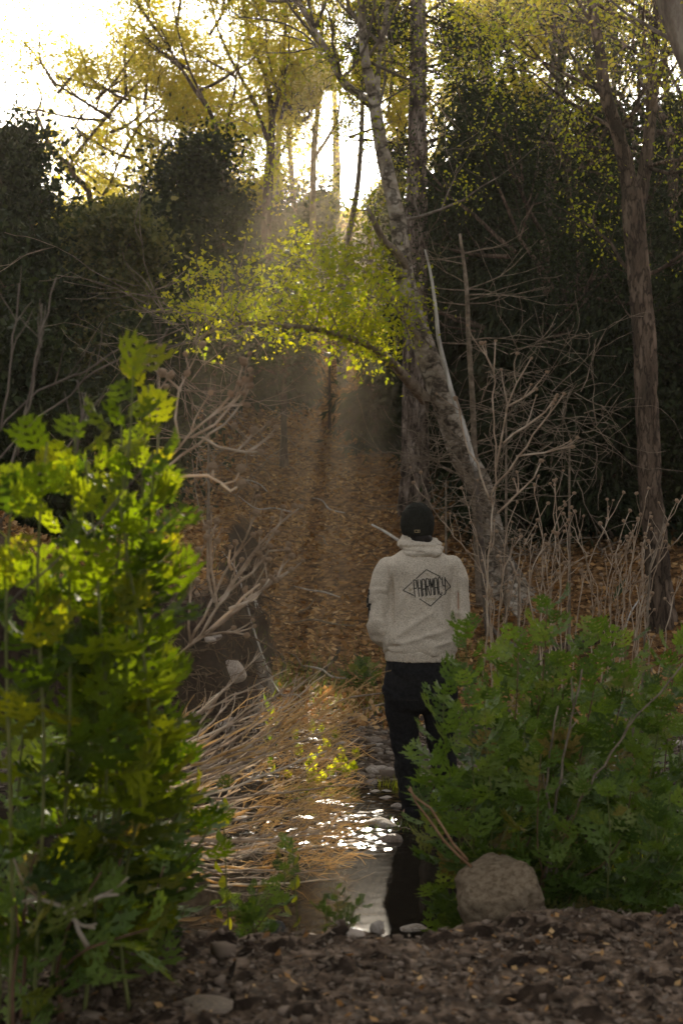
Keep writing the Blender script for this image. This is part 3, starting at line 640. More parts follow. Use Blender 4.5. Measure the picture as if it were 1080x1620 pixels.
# ------------------------------------------------------------------ the man
class Blob:
    def __init__(s): s.V = []; s.F = []
    def loft(s, rings, seg=20):
        """rings: (cx,cy,cz, rx, ry) horizontal ellipses stacked"""
        n0 = len(s.V)
        for (cx, cy, cz, rx, ry) in rings:
            for k in range(seg):
                a = 2*math.pi*k/seg; c_, s_ = math.cos(a), math.sin(a)
                e = .86
                s.V.append((cx+rx*math.copysign(abs(c_)**e, c_), cy+ry*math.copysign(abs(s_)**e, s_), cz))
        for i in range(len(rings)-1):
            for k in range(seg):
                k2 = (k+1) % seg
                s.F.append((n0+i*seg+k, n0+i*seg+k2, n0+(i+1)*seg+k2, n0+(i+1)*seg+k))
        s.F.append(tuple(n0+k for k in range(seg))[::-1]); m0 = n0+(len(rings)-1)*seg; s.F.append(tuple(m0+k for k in range(seg)))
    def tube(s, pts, rad, seg=16, step=.03):
        pts, rad = smooth_path(pts, rad, step); n0 = len(s.V)
        T_ = np.gradient(pts, axis=0); T_ /= np.linalg.norm(T_, axis=1)[:, None]
        for p, r, t_ in zip(pts, rad, T_):
            t_ = Vector(t_); a_ = t_.orthogonal() if abs(t_.z) < .99 else Vector((1, 0, 0)); ref = Vector((.13, 1, .21)); A = t_.cross(ref).normalized(); B = t_.cross(A).normalized()
            for k in range(seg):
                a = 2*math.pi*k/seg; s.V.append(tuple(Vector(p)+A*math.cos(a)*r+B*math.sin(a)*r))
        n = len(pts)
        for i in range(n-1):
            for k in range(seg):
                k2 = (k+1) % seg; s.F.append((n0+i*seg+k, n0+i*seg+k2, n0+(i+1)*seg+k2, n0+(i+1)*seg+k))
        s.F.append(tuple(n0+k for k in range(seg))[::-1]); m0 = n0+(n-1)*seg; s.F.append(tuple(m0+k for k in range(seg)))
        s.ball(pts[0], (rad[0],)*3); s.ball(pts[-1], (rad[-1],)*3)
    def ball(s, c, r, rot=None):
        bm = bmesh.new(); bmesh.ops.create_icosphere(bm, subdivisions=3, radius=1)
        n0 = len(s.V)
        for v in bm.verts:
            q = Vector((v.co.x*r[0], v.co.y*r[1], v.co.z*r[2]))
            if rot: q = rot @ q
            s.V.append(tuple(Vector(c)+q))
        for f in bm.faces: s.F.append(tuple(n0+v.index for v in f.verts))
        bm.free()
    def build(s, name, m, parent, voxel=.01, smooth=3, disp=None):
        me = bpy.data.meshes.new(name); me.from_pydata(s.V, [], s.F)
        o = bpy.data.objects.new(name, me); link(o)
        bm = bmesh.new(); bm.from_mesh(me); bmesh.ops.recalc_face_normals(bm, faces=bm.faces); bm.to_mesh(me); bm.free()
        r = o.modifiers.new('r', 'REMESH'); r.mode = 'VOXEL'; r.voxel_size = voxel
        if smooth: q = o.modifiers.new('s', 'SMOOTH'); q.factor = .5; q.iterations = smooth
        dg = bpy.context.evaluated_depsgraph_get(); dg.update()
        me2 = bpy.data.meshes.new_from_object(o.evaluated_get(dg))
        bpy.data.objects.remove(o); bpy.data.meshes.remove(me)
        if disp is not None:
            n = len(me2.vertices); co = np.empty(n*3, np.float32); no = np.empty(n*3, np.float32)
            me2.vertices.foreach_get('co', co); me2.vertices.foreach_get('normal', no)
            co = co.reshape(-1, 3).astype(float); no = no.reshape(-1, 3)
            co = co+no*disp(co)[:, None]; me2.vertices.foreach_set('co', co.astype(np.float32).ravel()); me2.update()
        me2.polygons.foreach_set('use_smooth', np.ones(len(me2.polygons), dtype=bool))
        me2.name = name; me2.materials.clear(); me2.materials.append(m)
        return obj(name, me2, parent)

MX, MY = .435, 7.9
man = thing('person', (MX, MY, -.03), 'man seen from behind in oatmeal hoodie, black trousers and dark cap beside the stream', 'person')
SKIN = surf('skin', [(.3, (.30, .17, .11)), (.7, (.42, .26, .18))], 20, .6, .05, 80)
HOOD = surf('oatmeal fleece', [(.3, (.36, .31, .245)), (.5, (.56, .49, .40)), (.7, (.70, .63, .53))], 170, .95, .35, 260, dist=.003, spec=.1)
BLACK = surf('black cotton', [(.3, (.010, .010, .011)), (.7, (.022, .022, .024))], 60, .95, .3, 180, dist=.003, spec=.12)
CAPM = surf('dark fleece cap', [(.3, (.012, .012, .010)), (.7, (.03, .03, .024))], 150, 1, .6, 250, dist=.004, spec=.08)
HAIR = surf('dark hair', [(.3, (.008, .006, .005)), (.7, (.02, .015, .012))], 30, .6, .5, 120, (1, 1, .2))
INK = surf('black print', [(.3, (.008, .010, .010)), (.7, (.016, .018, .018))], 30, .8, 0)
INK2 = surf('faded gold print', [(.3, (.30, .25, .15)), (.7, (.42, .36, .23))], 60, .9, 0)

def zz(py): return 1.68-(py-810)/284.8+.03      # local height above the man's origin
def xx(px): return (px-664)/284.8
# body: one continuous surface
B = Blob()
B.loft([(0, .0, .84, .15, .10), (0, 0, .95, .145, .10), (0, 0, 1.10, .135, .09), (0, .0, 1.25, .145, .095), (0, -.005, 1.36, .17, .095), (0, -.01, 1.44, .10, .075), (0, 0, 1.50, .06, .06)])
B.tube([(0, 0, 1.42), (-.01, .01, 1.60)], [.055, .052])
B.ball((-.013, .015, 1.640), (.073, .090, .105)); B.ball((-.013, .05, 1.60), (.055, .065, .07)); B.ball((-.013, .095, 1.555), (.028, .022, .02))
B.ball((-.013, .112, 1.635), (.012, .018, .022)); B.ball((-.013, .102, 1.59), (.024, .012, .007)); B.ball((-.013, .10, 1.578), (.021, .011, .007))
for s_ in (-1, 1):
    B.ball((-.013+s_*.032, .093, 1.685), (.022, .014, .009)); B.ball((-.013+s_*.078, .01, 1.645), (.010, .02, .032))
for s_ in (-1, 1):
    B.tube([(s_*.165, 0, 1.37), (s_*.215, -.015, 1.24), (s_*.225, -.025, 1.07), (s_*.19, .08, 1.01), (s_*.13, .17, 1.01), (s_*.09, .195, 1.0)], [.045, .038, .034, .032, .027, .03])
    for k in range(4): B.tube([(s_*.10, .195, 1.03-.018*k), (s_*.055, .205, 1.028-.019*k), (s_*(.02+.006*abs(k-1)), .195, 1.026-.019*k)], [.011, .010, .008], 8)
    B.tube([(s_*.11, .20, 1.03), (s_*.085, .215, 1.055), (s_*.06, .215, 1.06)], [.013, .011, .009], 8)
B.tube([(-.085, 0, .86), (-.085, .015, .48), (-.06, -.01, .10)], [.085, .055, .04]); B.tube([(.09, 0, .86), (.115, .04, .48), (.145, .06, .10)], [.085, .055, .04])
for fx, fy in ((-.06, 0), (.145, .07)): B.tube([(fx, fy-.03, .05), (fx+.01, fy+.08, .04), (fx+.02, fy+.16, .03)], [.038, .038, .028])
B.build('body', SKIN, man, .0075, 2)

# hoodie
def ridge(v, k): return 1-np.abs(v*2-1)*1.0
def fold_line(co, a, b_, wd, amp):
    a, b_ = np.array(a, float), np.array(b_, float); p = co[:, [0, 2]]; d = b_-a; L2 = d@d
    t_ = np.clip(((p-a)@d)/L2, 0, 1); e = p-a-t_[:, None]*d; dist = np.linalg.norm(e, axis=1)
    return amp*np.exp(-(dist/wd)**2)*np.sin(np.pi*np.clip(t_, .05, .95))*(co[:, 1] < .0)
def dh(co):
    x, y, z = co.T
    d = .007*(fbm(x*7+z*4, y*7, z*7-x*3, 3, 91)-.5)*2
    n = fbm((x*.8+z*.55)*16, y*5, (z*.5-x*.6)*5, 2, 93); d += .009*(sst(.35, .75, n)-.5)*(sst(1.35, 1.1, z))
    arm = np.abs(x) > .178
    n2 = fbm(x*7, y*7, (z+y*.5)*19, 2, 94); d += np.where(arm, .014*(sst(.4, .68, n2)-.5), 0)*sst(1.36, 1.26, z)
    # diagonal drags over the back
    d = d*1.25
    for a, b2, w_, A_ in (((xx(612), zz(1012)), (xx(690), zz(960)), .016, .008), ((xx(616), zz(1020)), (xx(715), zz(990)), .014, .008), ((xx(617), zz(985)), (xx(650), zz(915)), .014, .008),
                          ((xx(612), zz(1021)), (xx(633), zz(1018)), .008, -.02), ((xx(718), zz(1010)), (xx(680), zz(1020)), .012, .007), ((xx(700), zz(895)), (xx(722), zz(940)), .012, .006),
                          ((xx(617), zz(905)), (xx(618), zz(990)), .009, -.018), ((xx(723), zz(905)), (xx(719), zz(1000)), .009, -.018), ((xx(626), zz(885)), (xx(612), zz(925)), .008, .008),
                          ((xx(640), zz(1000)), (xx(700), zz(1012)), .012, -.005), ((xx(640), zz(890)), (xx(632), zz(960)), .02, -.006)):
        d += fold_line(co, a, b2, w_, A_*1.5)
    return d
Hd = Blob()
Hd.loft([(0, .0, zz(1036), .192, .135), (0, 0, zz(1028), .203, .146), (0, 0, zz(1018), .208, .15), (-.002, 0, zz(1000), .200, .146), (0, 0, zz(970), .180, .134), (0, 0, zz(930), .176, .130), (0, -.005, zz(905), .195, .13),
         (0, -.01, zz(893), .205, .118), (0, -.012, zz(884), .178, .105), (0, -.01, zz(874), .125, .09), (0, 0, zz(866), .085, .08)])
Hd.tube([(-.180, -.005, zz(898)), (-.212, -.01, zz(918)), (-.227, -.02, zz(950)), (-.231, -.03, zz(980)), (-.218, -.005, zz(1002)), (-.19, .07, zz(1010)), (-.14, .155, zz(1012))], [.062, .062, .060, .059, .059, .055, .047])
Hd.tube([(.176, -.005, zz(896)), (.205, -.01, zz(915)), (.219, -.02, zz(948)), (.219, -.03, zz(975)), (.205, -.005, zz(994)), (.18, .07, zz(1004)), (.13, .155, zz(1010))], [.062, .062, .060, .058, .057, .054, .047])
Hd.ball((0, .135, zz(1003)), (.155, .075, .075))
hoodie = Hd.build('hoodie', HOOD, man, .0075, 4, dh)
Wb = Blob(); Wb.loft([(0, 0, zz(1045), .188, .130), (0, 0, zz(1043), .192, .134), (0, 0, zz(1031), .195, .139), (0, 0, zz(1028), .19, .136)])
wb = Wb.build('waistband', HOOD, hoodie, .006, 1, lambda c: .0022*np.sin(np.arctan2(c[:, 1], c[:, 0])*130)); 
# hood lying round the neck
def arc(r, z0, zb, a0, a1, n=16, yo=0, skew=0):
    o = []
    for k in range(n):
        a = R(a0+(a1-a0)*k/(n-1)); o.append((r*math.cos(a)+.003, yo+r*.82*math.sin(a), z0+(zb-z0)*max(0, -math.sin(a))**1.5+skew*math.cos(a)))
    return o
Hh = Blob()
Hh.tube(arc(.078, zz(855), zz(860), 25, -205, yo=.012, skew=-.014), [.026]+[.030]*14+[.026])
Hh.tube(arc(.100, zz(862), zz(866), 30, -210, yo=.0, skew=-.008), [.022]+[.030]*14+[.022])
Hh.tube(arc(.094, zz(866), zz(876), 10, -150, yo=-.012, skew=.006), [.02]+[.034]*14+[.02])
Hh.ball((.035, -.098, zz(873)), (.078, .036, .030))
def dhood(co):
    x, y, z = co.T; a = np.arctan2(y, x)
    d = .010*(sst(.3, .7, fbm(a*1.1+z*9, z*22-a*2.2, 0, 2, 96))-.5)
    return d-.008*np.exp(-((z-zz(864)-.05*x)/.006)**2)-.007*np.exp(-((z-zz(873)+.12*x)/.005)**2)*(x < .02)
Hh.build('hood', HOOD, hoodie, .006, 2, dhood)
# trousers
def dt(co):
    x, y, z = co.T
    n = fbm(x*6, y*6, z*17+x*6, 2, 97); d = .011*(sst(.4, .7, n)-.5)
    return d+.006*np.sin(z*75+x*20)*sst(.32, .12, z)+.008*(fbm(x*12, y*8, z*5, 2, 98)-.5)
Tr = Blob()
Tr.loft([(0, 0, .93, .178, .125), (0, 0, .84, .195, .135), (-.002, 0, .76, .207, .142), (0, 0, .68, .205, .14), (0, .0, .63, .19, .125), (0, 0, .60, .10, .08)])
Tr.tube([(xx(637), 0, .72), (xx(636), .005, .60), (xx(641), .01, zz(1170)), (xx(645), 0, zz(1220)), (xx(649), -.01, zz(1272)), (xx(650), -.01, .07)], [.108, .100, .080, .070, .060, .056])
Tr.tube([(xx(693), 0, .72), (xx(695), .01, .60), (xx(698), .03, zz(1170)), (xx(703), .05, zz(1215)), (xx(706), .06, zz(1262)), (xx(706), .06, .07)], [.106, .098, .082, .07, .060, .056])
Tr.build('trousers', BLACK, man, .0085, 3, dt)
for fx, fy in ((xx(650), 0), (xx(706), .07)):
    Sh = Blob(); Sh.tube([(fx, fy-.03, .05), (fx+.005, fy+.08, .045), (fx+.015, fy+.18, .035)], [.047, .046, .036]); Sh.loft([(fx+.005, fy+.075, -.005, .045, .15), (fx+.005, fy+.075, .02, .048, .155), (fx+.005, fy+.075, .035, .045, .15)])
    Sh.build('shoe', BLACK, man, .008, 2)
# hair and cap
Hr = Blob(); Hr.ball((-.013, -.005, 1.63), (.088, .10, .10)); Hr.ball((.0, -.02, 1.56), (.074, .075, .055)); Hr.ball((.03, .0, 1.53), (.06, .065, .05))
Hr.build('hair', HAIR, man, .008, 1, lambda c: .006*(fbm(c[:, 0]*60, c[:, 1]*60, c[:, 2]*12, 2, 99)-.5)*2-.004)
Cp = Blob(); Cp.loft([(-.012, .005, 1.578, .080, .096), (-.013, .005, 1.60, .089, .104), (-.014, .008, 1.64, .0945, .110), (-.014, .010, 1.675, .093, .108), (-.014, .012, 1.705, .085, .100), (-.013, .015, 1.732, .069, .084), (-.013, .018, 1.752, .046, .058), (-.013, .02, 1.763, .020, .026)], 28)
cp = Cp.build('cap', CAPM, man, .007, 3, lambda c: .0025*(fbm(c[:, 0]*30, c[:, 1]*30, c[:, 2]*30, 2, 92)-.5)*2-.003*np.exp(-((c[:, 2]-1.735-.1*c[:, 0])/.004)**2)-.002*np.exp(-((c[:, 2]-1.625)/.004)**2))
Br = Blob(); Br.loft([(-.013, .135, 1.652, .075, .075), (-.013, .135, 1.665, .075, .075)], 24); Br.build('brim', CAPM, cp, .006, 2)
Bk = MB(); 
def bar(mb, c, s_):
    V = np.array([[sx*s_[0], sy*s_[1], sz*s_[2]] for sx in (-.5, .5) for sy in (-.5, .5) for sz in (-.5, .5)])+np.array(c)
    mb.add(V, np.array([[0, 1, 3, 2], [4, 6, 7, 5], [0, 4, 5, 1], [2, 3, 7, 6], [0, 2, 6, 4], [1, 5, 7, 3]]))
for (a, b2) in ((.012, 0),): 
    zc = zz(840); xc = xx(658)
    bar(Bk, (xc, -.106, zc+.006), (.030, .006, .0035)); bar(Bk, (xc, -.106, zc-.006), (.030, .006, .0035)); bar(Bk, (xc-.0135, -.106, zc), (.0035, .006, .0155)); bar(Bk, (xc+.0135, -.106, zc), (.0035, .006, .0155)); bar(Bk, (xc+.004, -.106, zc), (.003, .006, .012))
Bk.build('buckle', surf('brass buckle', [(.3, (.35, .26, .13)), (.7, (.5, .4, .24))], 20, .4, 0), cp, False)
# print on the back, laid onto the fleece
bvh = BVHTree.FromPolygons([v.co.copy() for v in hoodie.data.vertices], [tuple(p.vertices) for p in hoodie.data.polygons])
def lay(V2, off=.0022):
    o = []
    for x, z in V2:
        hit = bvh.ray_cast(Vector((x, -1, z)), Vector((0, 1, 0)))
        y = hit[0].y if hit[0] else -.13
        o.append((x, y-off, z))
    return o
def strip(pts, wd):
    V, F = [], []
    for (a, b2) in zip(pts[:-1], pts[1:]):
        a, b2 = Vector(a), Vector(b2); d = (b2-a).normalized(); nrm = Vector((-d.y, d.x))*wd/2; n = max(2, int((b2-a).length/.006))
        k0 = len(V)
        for i in range(n+1):
            p = a+(b2-a)*i/n; V += [tuple(p+nrm), tuple(p-nrm)]
        F += [(k0+2*i, k0+2*i+1, k0+2*i+3, k0+2*i+2) for i in range(n)]
    return V, F
pq = lambda x, y: (xx(x), zz(y))
zq = lambda x, y: (xx(560+x/5.4), zz(780+y/5.4))
V, F = [], []
def addto(r):
    global V, F
    v, f = r; k0 = len(V); V += v; F += [tuple(i+k0 for i in q) for q in f]
for seg in ([zq(518, 722), zq(603, 645), zq(722, 706)], [zq(484, 752), zq(410, 822), zq(500, 862)], [zq(764, 726), zq(816, 796), zq(768, 830)], [zq(546, 890), zq(640, 952), zq(740, 862)]): addto(strip(seg, .0045))
obj('diamond_emblem', mesh('diamond_emblem', lay(V), F, INK, False), hoodie)
# tall condensed letters drawn as strokes
GL = {'P': [[(0, 0), (0, 1), (.8, 1), (1, .9), (1, .62), (.8, .52), (0, .52)]], 'H': [[(0, 0), (0, 1)], [(1, 0), (1, 1)], [(0, .5), (1, .5)]],
      'A': [[(0, 0), (0, .9), (.25, 1), (.75, 1), (1, .9), (1, 0)], [(0, .42), (1, .42)]], 'R': [[(0, 0), (0, 1), (.8, 1), (1, .9), (1, .64), (.8, .54), (0, .54)], [(.4, .54), (1, 0)]],
      'M': [[(0, 0), (0, 1), (.5, .45), (1, 1), (1, 0)]], 'C': [[(1, .85), (.75, 1), (.25, 1), (0, .88), (0, .12), (.25, 0), (.75, 0), (1, .15)]],
      'Y': [[(0, 1), (0, .6), (.2, .48), (1, .48)], [(1, 1), (1, .1), (.75, 0), (.1, 0)]]}
V, F = [], []
word = 'PHARMACY'; x0, x1 = 492, 766; cw = (x1-x0)/8
for i, ch in enumerate(word):
    u = (i+.5)/8; top = 735-28*u; hgt = 148-6*math.sin(math.pi*u); sk = -.04
    for s_ in GL[ch]:  # heavy strokes
        pts = [zq(x0+(i+.13+.70*a)*cw+(1-b2)*12, top+(1-b2)*hgt) for a, b2 in s_]
        addto(strip(pts, .0050))
obj('lettering', mesh('lettering', lay(V, .0028), F, INK, False), hoodie)
V, F = [], []
for seg in ([zq(604, 678), zq(608, 698)], [zq(620, 678), zq(622, 698)], [zq(594, 892), zq(690, 886)], [zq(598, 903), zq(688, 897)], [zq(455, 805), zq(485, 822)], [zq(470, 795), zq(470, 832)], [zq(455, 824), zq(485, 805)], [zq(775, 785), zq(795, 800)], [zq(785, 780), zq(786, 806)]): addto(strip(seg, .0028))
obj('faint_marks', mesh('faint_marks', lay(V, .0022), F, INK2, False), hoodie)
V = []; F = []
for k, yk in enumerate(range(835, 1060, 22)):       # marks down the left sleeve
    for (dx, dy) in ((0, 0), (.004, .010)):
        hit = bvh.ray_cast(Vector((-1, -.045+dx*3, zz(780+yk/5.4)+dy*.4)), Vector((1, 0, 0)))
        if hit[0]:
            c_ = hit[0]+hit[1]*.002; n_ = hit[1]; u_ = Vector((0, 0, 1)); v_ = n_.cross(u_).normalized(); k0 = len(V)
            w2, h2 = (.011, .006) if (k+int(dx > 0)) % 2 else (.006, .009)
            V += [tuple(c_+v_*a+u_*b2) for a, b2 in ((-w2, -h2), (w2, -h2), (w2, h2), (-w2, h2))]; F.append((k0, k0+1, k0+2, k0+3))
obj('sleeve_print', mesh('sleeve_print', V, F, INK, False), hoodie)

# ------------------------------------------------------------------ stones
def stone_mesh(name, seed, m, sub=3, rough=.28, flat=.65, ang=False):
    bm = bmesh.new(); bmesh.ops.create_icosphere(bm, subdivisions=sub, radius=1)
    co = np.array([v.co[:] for v in bm.verts])
    d = 1+rough*(fbm(co[:, 0]*1.3+seed*3.1, co[:, 1]*1.3, co[:, 2]*1.3, 3, seed)-.5)*2
    q = np.random.default_rng(seed)
    for k in range(7):                      # chop flat facets
        n = q.normal(size=3); n /= np.linalg.norm(n); lim = q.uniform(.72, .95); t_ = (co*d[:, None])@n
        over = np.clip(t_-lim, 0, None); co = co*d[:, None]-over[:, None]*n*.85; d = np.ones(len(co))
    co = co*(1+.05*(fbm(co[:, 0]*6, co[:, 1]*6, co[:, 2]*6, 2, seed+5)-.5)+(.16*(fbm(co[:, 0]*3, co[:, 1]*3, co[:, 2]*4, 4, seed+9)-.5)-.05*np.exp(-((noise(co[:, 0]*2, co[:, 1]*2, co[:, 2]*2, seed)-.5)/.03)**2) if sub > 4 else 0))[:, None]; co[:, 2] *= flat
    for v, c_ in zip(bm.verts, co): v.co = c_
    me = bpy.data.meshes.new(name); bm.to_mesh(me); bm.free(); me.materials.append(m)
    me.polygons.foreach_set('use_smooth', np.ones(len(me.polygons), dtype=bool)); return me
ST = [stone_mesh('stone', 300+i, m) for i, m in enumerate((STONE, STONE, STONE_P, STONE, STONE_W, STONE_W, STONE_P, STONE_D))]
def stone(name, me, px, py, wpx, hpx, label, cat='stone', group=None, Y=None, base=0.0):
    if Y is None:                           # rests where its foot meets the ground
        Y = 2.0
        for yy in np.arange(3.4, 14, .02):
            x = (px-540)/FPX*yy; z = max(h1(x, yy), base if yy > 5 else -9)
            if 810+(CAM_Z-z)*FPX/yy <= py: Y = yy; break
    x = (px-540)/FPX*Y; z = max(h1(x, Y), -9)
    o = obj(name, me); wd = wpx/FPX*Y/2; hh = hpx/FPX*Y
    o.scale = (wd, wd*.8, hh*.72); o.location = (x, Y, z+hh*.33 if Y < 5 or Y > 9 else max(z, -.03)+hh*.30); o.rotation_euler = (0, 0, rnd.uniform(-.5, .5))
    return tag(o, label, cat, group)
bme = stone_mesh('boulder', 337, BOULD, 5, .32, .85)
x = (792-540)/FPX*4.9
o = obj('boulder', bme, None, (x+.02, 4.95, .335)); o.scale = (.17, .15, .165); o.rotation_euler = (0, .1, .5)
tag(o, 'big rounded tan boulder on the near bank under the right herbs', 'boulder')
SPEC = [(556, 1330, 34, 14, 2, 'pale stone standing clear of the sparkling water'), (582, 1322, 30, 14, 2, 'pale stone just left of the shoe in the riffle'), (545, 1262, 30, 14, 2, 'pale stone at the back edge of the little pool'), (500, 1262, 30, 14, 6, 'pale stone beside the bright green plants'), (610, 1262, 26, 14, 2, 'pale stone left of the trouser leg'), (565, 1344, 26, 10, 6, 'lowest pale stone at the pool head'),
        (537, 1303, 40, 20, 4, 'brown wet stone in the riffle, nearest the sparkling water'), (521, 1328, 40, 20, 4, 'flat brown stone lowest in the riffle, under the twigs'),
        (601, 1306, 52, 26, 0, 'broad grey brown stone beside the left shoe'), (617, 1330, 44, 26, 4, 'rounded brown stone at the head of the dark pool'),
        (523, 1276, 62, 24, 5, 'long submerged looking brown rock behind the riffle'), (479, 1300, 50, 24, 4, 'brown rock half under the dry twigs'),
        (587, 1240, 20, 20, 3, 'upright oval stone on the far shore left of the man'), (592, 1252, 22, 14, 2, 'pale tilted slab below the oval shore stone'),
        (671, 1216, 34, 14, 0, 'flat grey stone seen between the man\'s legs'), (672, 1232, 28, 12, 6, 'second flat stone between the man\'s legs'), (604, 1222, 34, 12, 1, 'long low grey stone left of the man\'s knee'),
        (370, 1078, 40, 42, 6, 'pale tilted rock set in the root bank'), (567, 1254, 26, 10, 6, 'pale flat stone at the edge of the little pool'), (628, 1276, 24, 18, 0, 'grey stone touching the man\'s left shin')]
for (px, py, wd, hp, k, lab) in SPEC: stone('stream_stone', ST[k], px, py, wd, hp, lab, 'stone', 'stones of the stream')
for (px, py, wd, hp, k, lab) in [(434, 1475, 36, 40, 7, 'dark grey upright stone on the lip of the near bank'), (496, 1478, 34, 16, 6, 'pale cream stone on the lip of the bank, right of the dark one'),
        (596, 1478, 30, 24, 3, 'angular tan stone on the bank lip beside the dark pool'), (560, 1484, 34, 14, 6, 'low pale stone on the bank lip between two others'), (398, 1462, 36, 18, 6, 'tan stone just left of the dark grey one'),
        (356, 1462, 30, 14, 2, 'pale stone at the left end of the bank lip'), (712, 1450, 50, 22, 0, 'brown stone at the foot of the tan boulder'), (650, 1470, 54, 22, 3, 'broad brown clod of stone right of the dark pool'),
        (330, 1600, 100, 26, 4, 'half buried stone at the bottom of the picture')]:
    stone('bank_stone', ST[k], px, py, wd, hp, lab, 'stone', 'stones on the lip of the near bank')
q = random.Random(4)
for i in range(150):
    Y = q.uniform(7.1, 9.9); x = q.uniform(-1.6, 2.6) if i % 3 else q.gauss(.15, .35)
    if 8.0 < Y < 8.35 and -.3 < x < .35: continue
    if (x-MX)**2+(Y-MY)**2 < .05: continue
    s_ = q.uniform(.02, .06) if i % 4 else q.uniform(.05, .09)
    if Y < 7.6: s_ *= .6
    o = obj('stream_stone', ST[q.randrange(7)]); o.location = (x, Y, max(h1(x, Y), -.03)+s_*.15); o.scale = (s_, s_*q.uniform(.6, 1), s_*q.uniform(.5, .9)); o.rotation_euler = (q.uniform(-.3, .3), q.uniform(-.3, .3), q.uniform(0, 6))
    tag(o, 'small loose stone lying among the others along the stream edge', 'stone', 'small stones along the stream')

def scatter_tets(name, label, n, fx, fy, size, m, zoff=.3):
    """angular pebbles as 6-face lumps"""
    x = fx(n); y = fy(n); z = H(x, y); k_ = z < .42; x, y, z = x[k_], y[k_], z[k_]
    if name == 'gravel': k_ = z < .2+.1*(x > 0); x, y, z = x[k_], y[k_], z[k_]
    n = len(x); s_ = size*rng.lognormal(0, .45, n)
    base = np.array([[sx, sy, sz] for sx in (-1, 1) for sy in (-1, 1) for sz in (-1, 1)], float)*.5
    Fq = np.array([[0, 1, 3, 2], [4, 6, 7, 5], [0, 4, 5, 1], [2, 3, 7, 6], [0, 2, 6, 4], [1, 5, 7, 3]])
    V = base[None]*(1+.5*(rng.random((n, 8, 3))-.5))*np.stack([s_, s_*rng.uniform(.6, 1, n), s_*rng.uniform(.4, .8, n)], -1)[:, None, :]
    a = rng.uniform(0, 6.28, n); ca, sa = np.cos(a)[:, None], np.sin(a)[:, None]
    V = np.stack([V[..., 0]*ca-V[..., 1]*sa, V[..., 0]*sa+V[..., 1]*ca, V[..., 2]], -1)
    V += np.stack([x, y, z+s_*zoff*.5], -1)[:, None, :]
    F = (Fq[None]+np.arange(n)[:, None, None]*8).reshape(-1, 4)
    o = obj(name, mesh(name, V.reshape(-1, 3), F, m, True)); tag(o, label, 'gravel', kind='stuff')
def U(a, b2): return lambda n: rng.uniform(a, b2, n)
PEB = leafmat('pebbles', [(0, (.05, .035, .025)), (.6, (.14, .105, .08)), (.9, (.25, .21, .17)), (1, (.5, .45, .4))], .0, rough=.8, spec=.3)
scatter_tets('gravel', 'grey brown gravel on the shore of the stream', 11000, U(-2.2, 3.2), U(8.3, 11.2), .022, PEB)
scatter_tets('riffle_gravel', 'small wet gravel showing in the riffle', 3500, U(-1.3, 1.8), U(7.05, 8.4), .02, PEB, .9)
CLOD = leafmat('clods', [(0, (.05, .034, .024)), (.6, (.13, .095, .07)), (1, (.24, .185, .145))], .0, rough=.95, spec=.1)
scatter_tets('clods', 'crumbly clods of earth on the near bank', 2600, U(-2.2, 2.2), U(3.1, 4.7), .014, CLOD, .4)

# leaf litter
def litter(name, label, n, fx, fy, size, m, lift=.01):
    x = fx(n); y = fy(n)
    if name == 'fallen_leaves':
        keep = rng.random(n) < .35+.65*sst(.38, .55, fbm(x*1.1, y*1.1, 0, 3, 55)); x, y = x[keep], y[keep]; n = len(x)
    z = H(x, y); st_ = (np.abs(H(x, y+.06)-z) < .055) & (np.abs(H(x+.06, y)-z) < .055); x, y, z = x[st_], y[st_], z[st_]; n = len(x); z = z+lift*rng.random(n)
    d = rdir(n); d[:, 2] *= .35; d /= np.linalg.norm(d, axis=1)[:, None]
    s_ = perp(d)*np.array([1, 1, .45]); s_ /= np.linalg.norm(s_, axis=1)[:, None]
    L = size*rng.uniform(.6, 1.4, n)
    V, F = blades(np.stack([x, y, z], -1), d, s_, L, L*.55)
    V[2::4, 2] += L*.12
    tag(obj(name, mesh(name, V, F, m, False)), label, 'leaves', kind='stuff')
litter('fallen_leaves', 'brown fallen leaves covering the hillside trail', 120000, U(-7, 8), lambda n: 10.3+16*rng.random(n)**1.25, .06, L_DRY, .03)
litter('far_fallen_leaves', 'brown fallen leaves on the upper slope', 30000, U(-14, 14), U(22, 45), .12, L_DRY, .03)
litter('bank_leaves', 'scattered brown leaves lying on the near bank', 1500, U(-2.4, 2.4), U(3.1, 5.0), .026, L_DRY, .012)
litter('bank_litter', 'torn leaves and bark chips on the near bank', 16000, U(-2.4, 2.4), U(3.1, 5.0), .022, L_CHIP, .012)

# roots, sticks and logs
def stick(name, label, pts, rad, m, cat, group=None, seg=7, extra=()):
    b_ = MB(pts[0]); b_.tube(pts, rad, seg, bark_alder, .05)
    for p_, r_ in extra: b_.tube(p_, r_, 5, None, .05)
    o = b_.build(name, m); o.location = pts[0]; return tag(o, label, cat, group)
def gp(px, Y, dz=.01): return G(px, Y, dz)
stick('fallen_stick', 'pale stick poking from the slope at the man\'s left shoulder', [P(588, 830, 12.5), P(610, 842, 12.3), P(640, 862, 12.0)], [.008, .012, .014], BARK['white'], 'stick')
stick('exposed_root', 'dark root snaking down the trail left of the man', [gp(538, 13.0), gp(530, 12.7), gp(512, 12.4), gp(505, 12.1), gp(496, 11.8)], [.012, .02, .02, .018, .01], BARK['dark'], 'root')
stick('exposed_root', 'dark root beside the man\'s left elbow', [gp(560, 12.8), gp(575, 12.6), gp(590, 12.2), gp(600, 12.0)], [.01, .016, .018, .012], BARK['dark'], 'root')
stick('exposed_root', 'thin root lying in leaves above the root bank', [gp(445, 12.8), gp(450, 12.5), gp(440, 12.2), gp(432, 11.9)], [.01, .015, .015, .01], BARK['dark'], 'root')
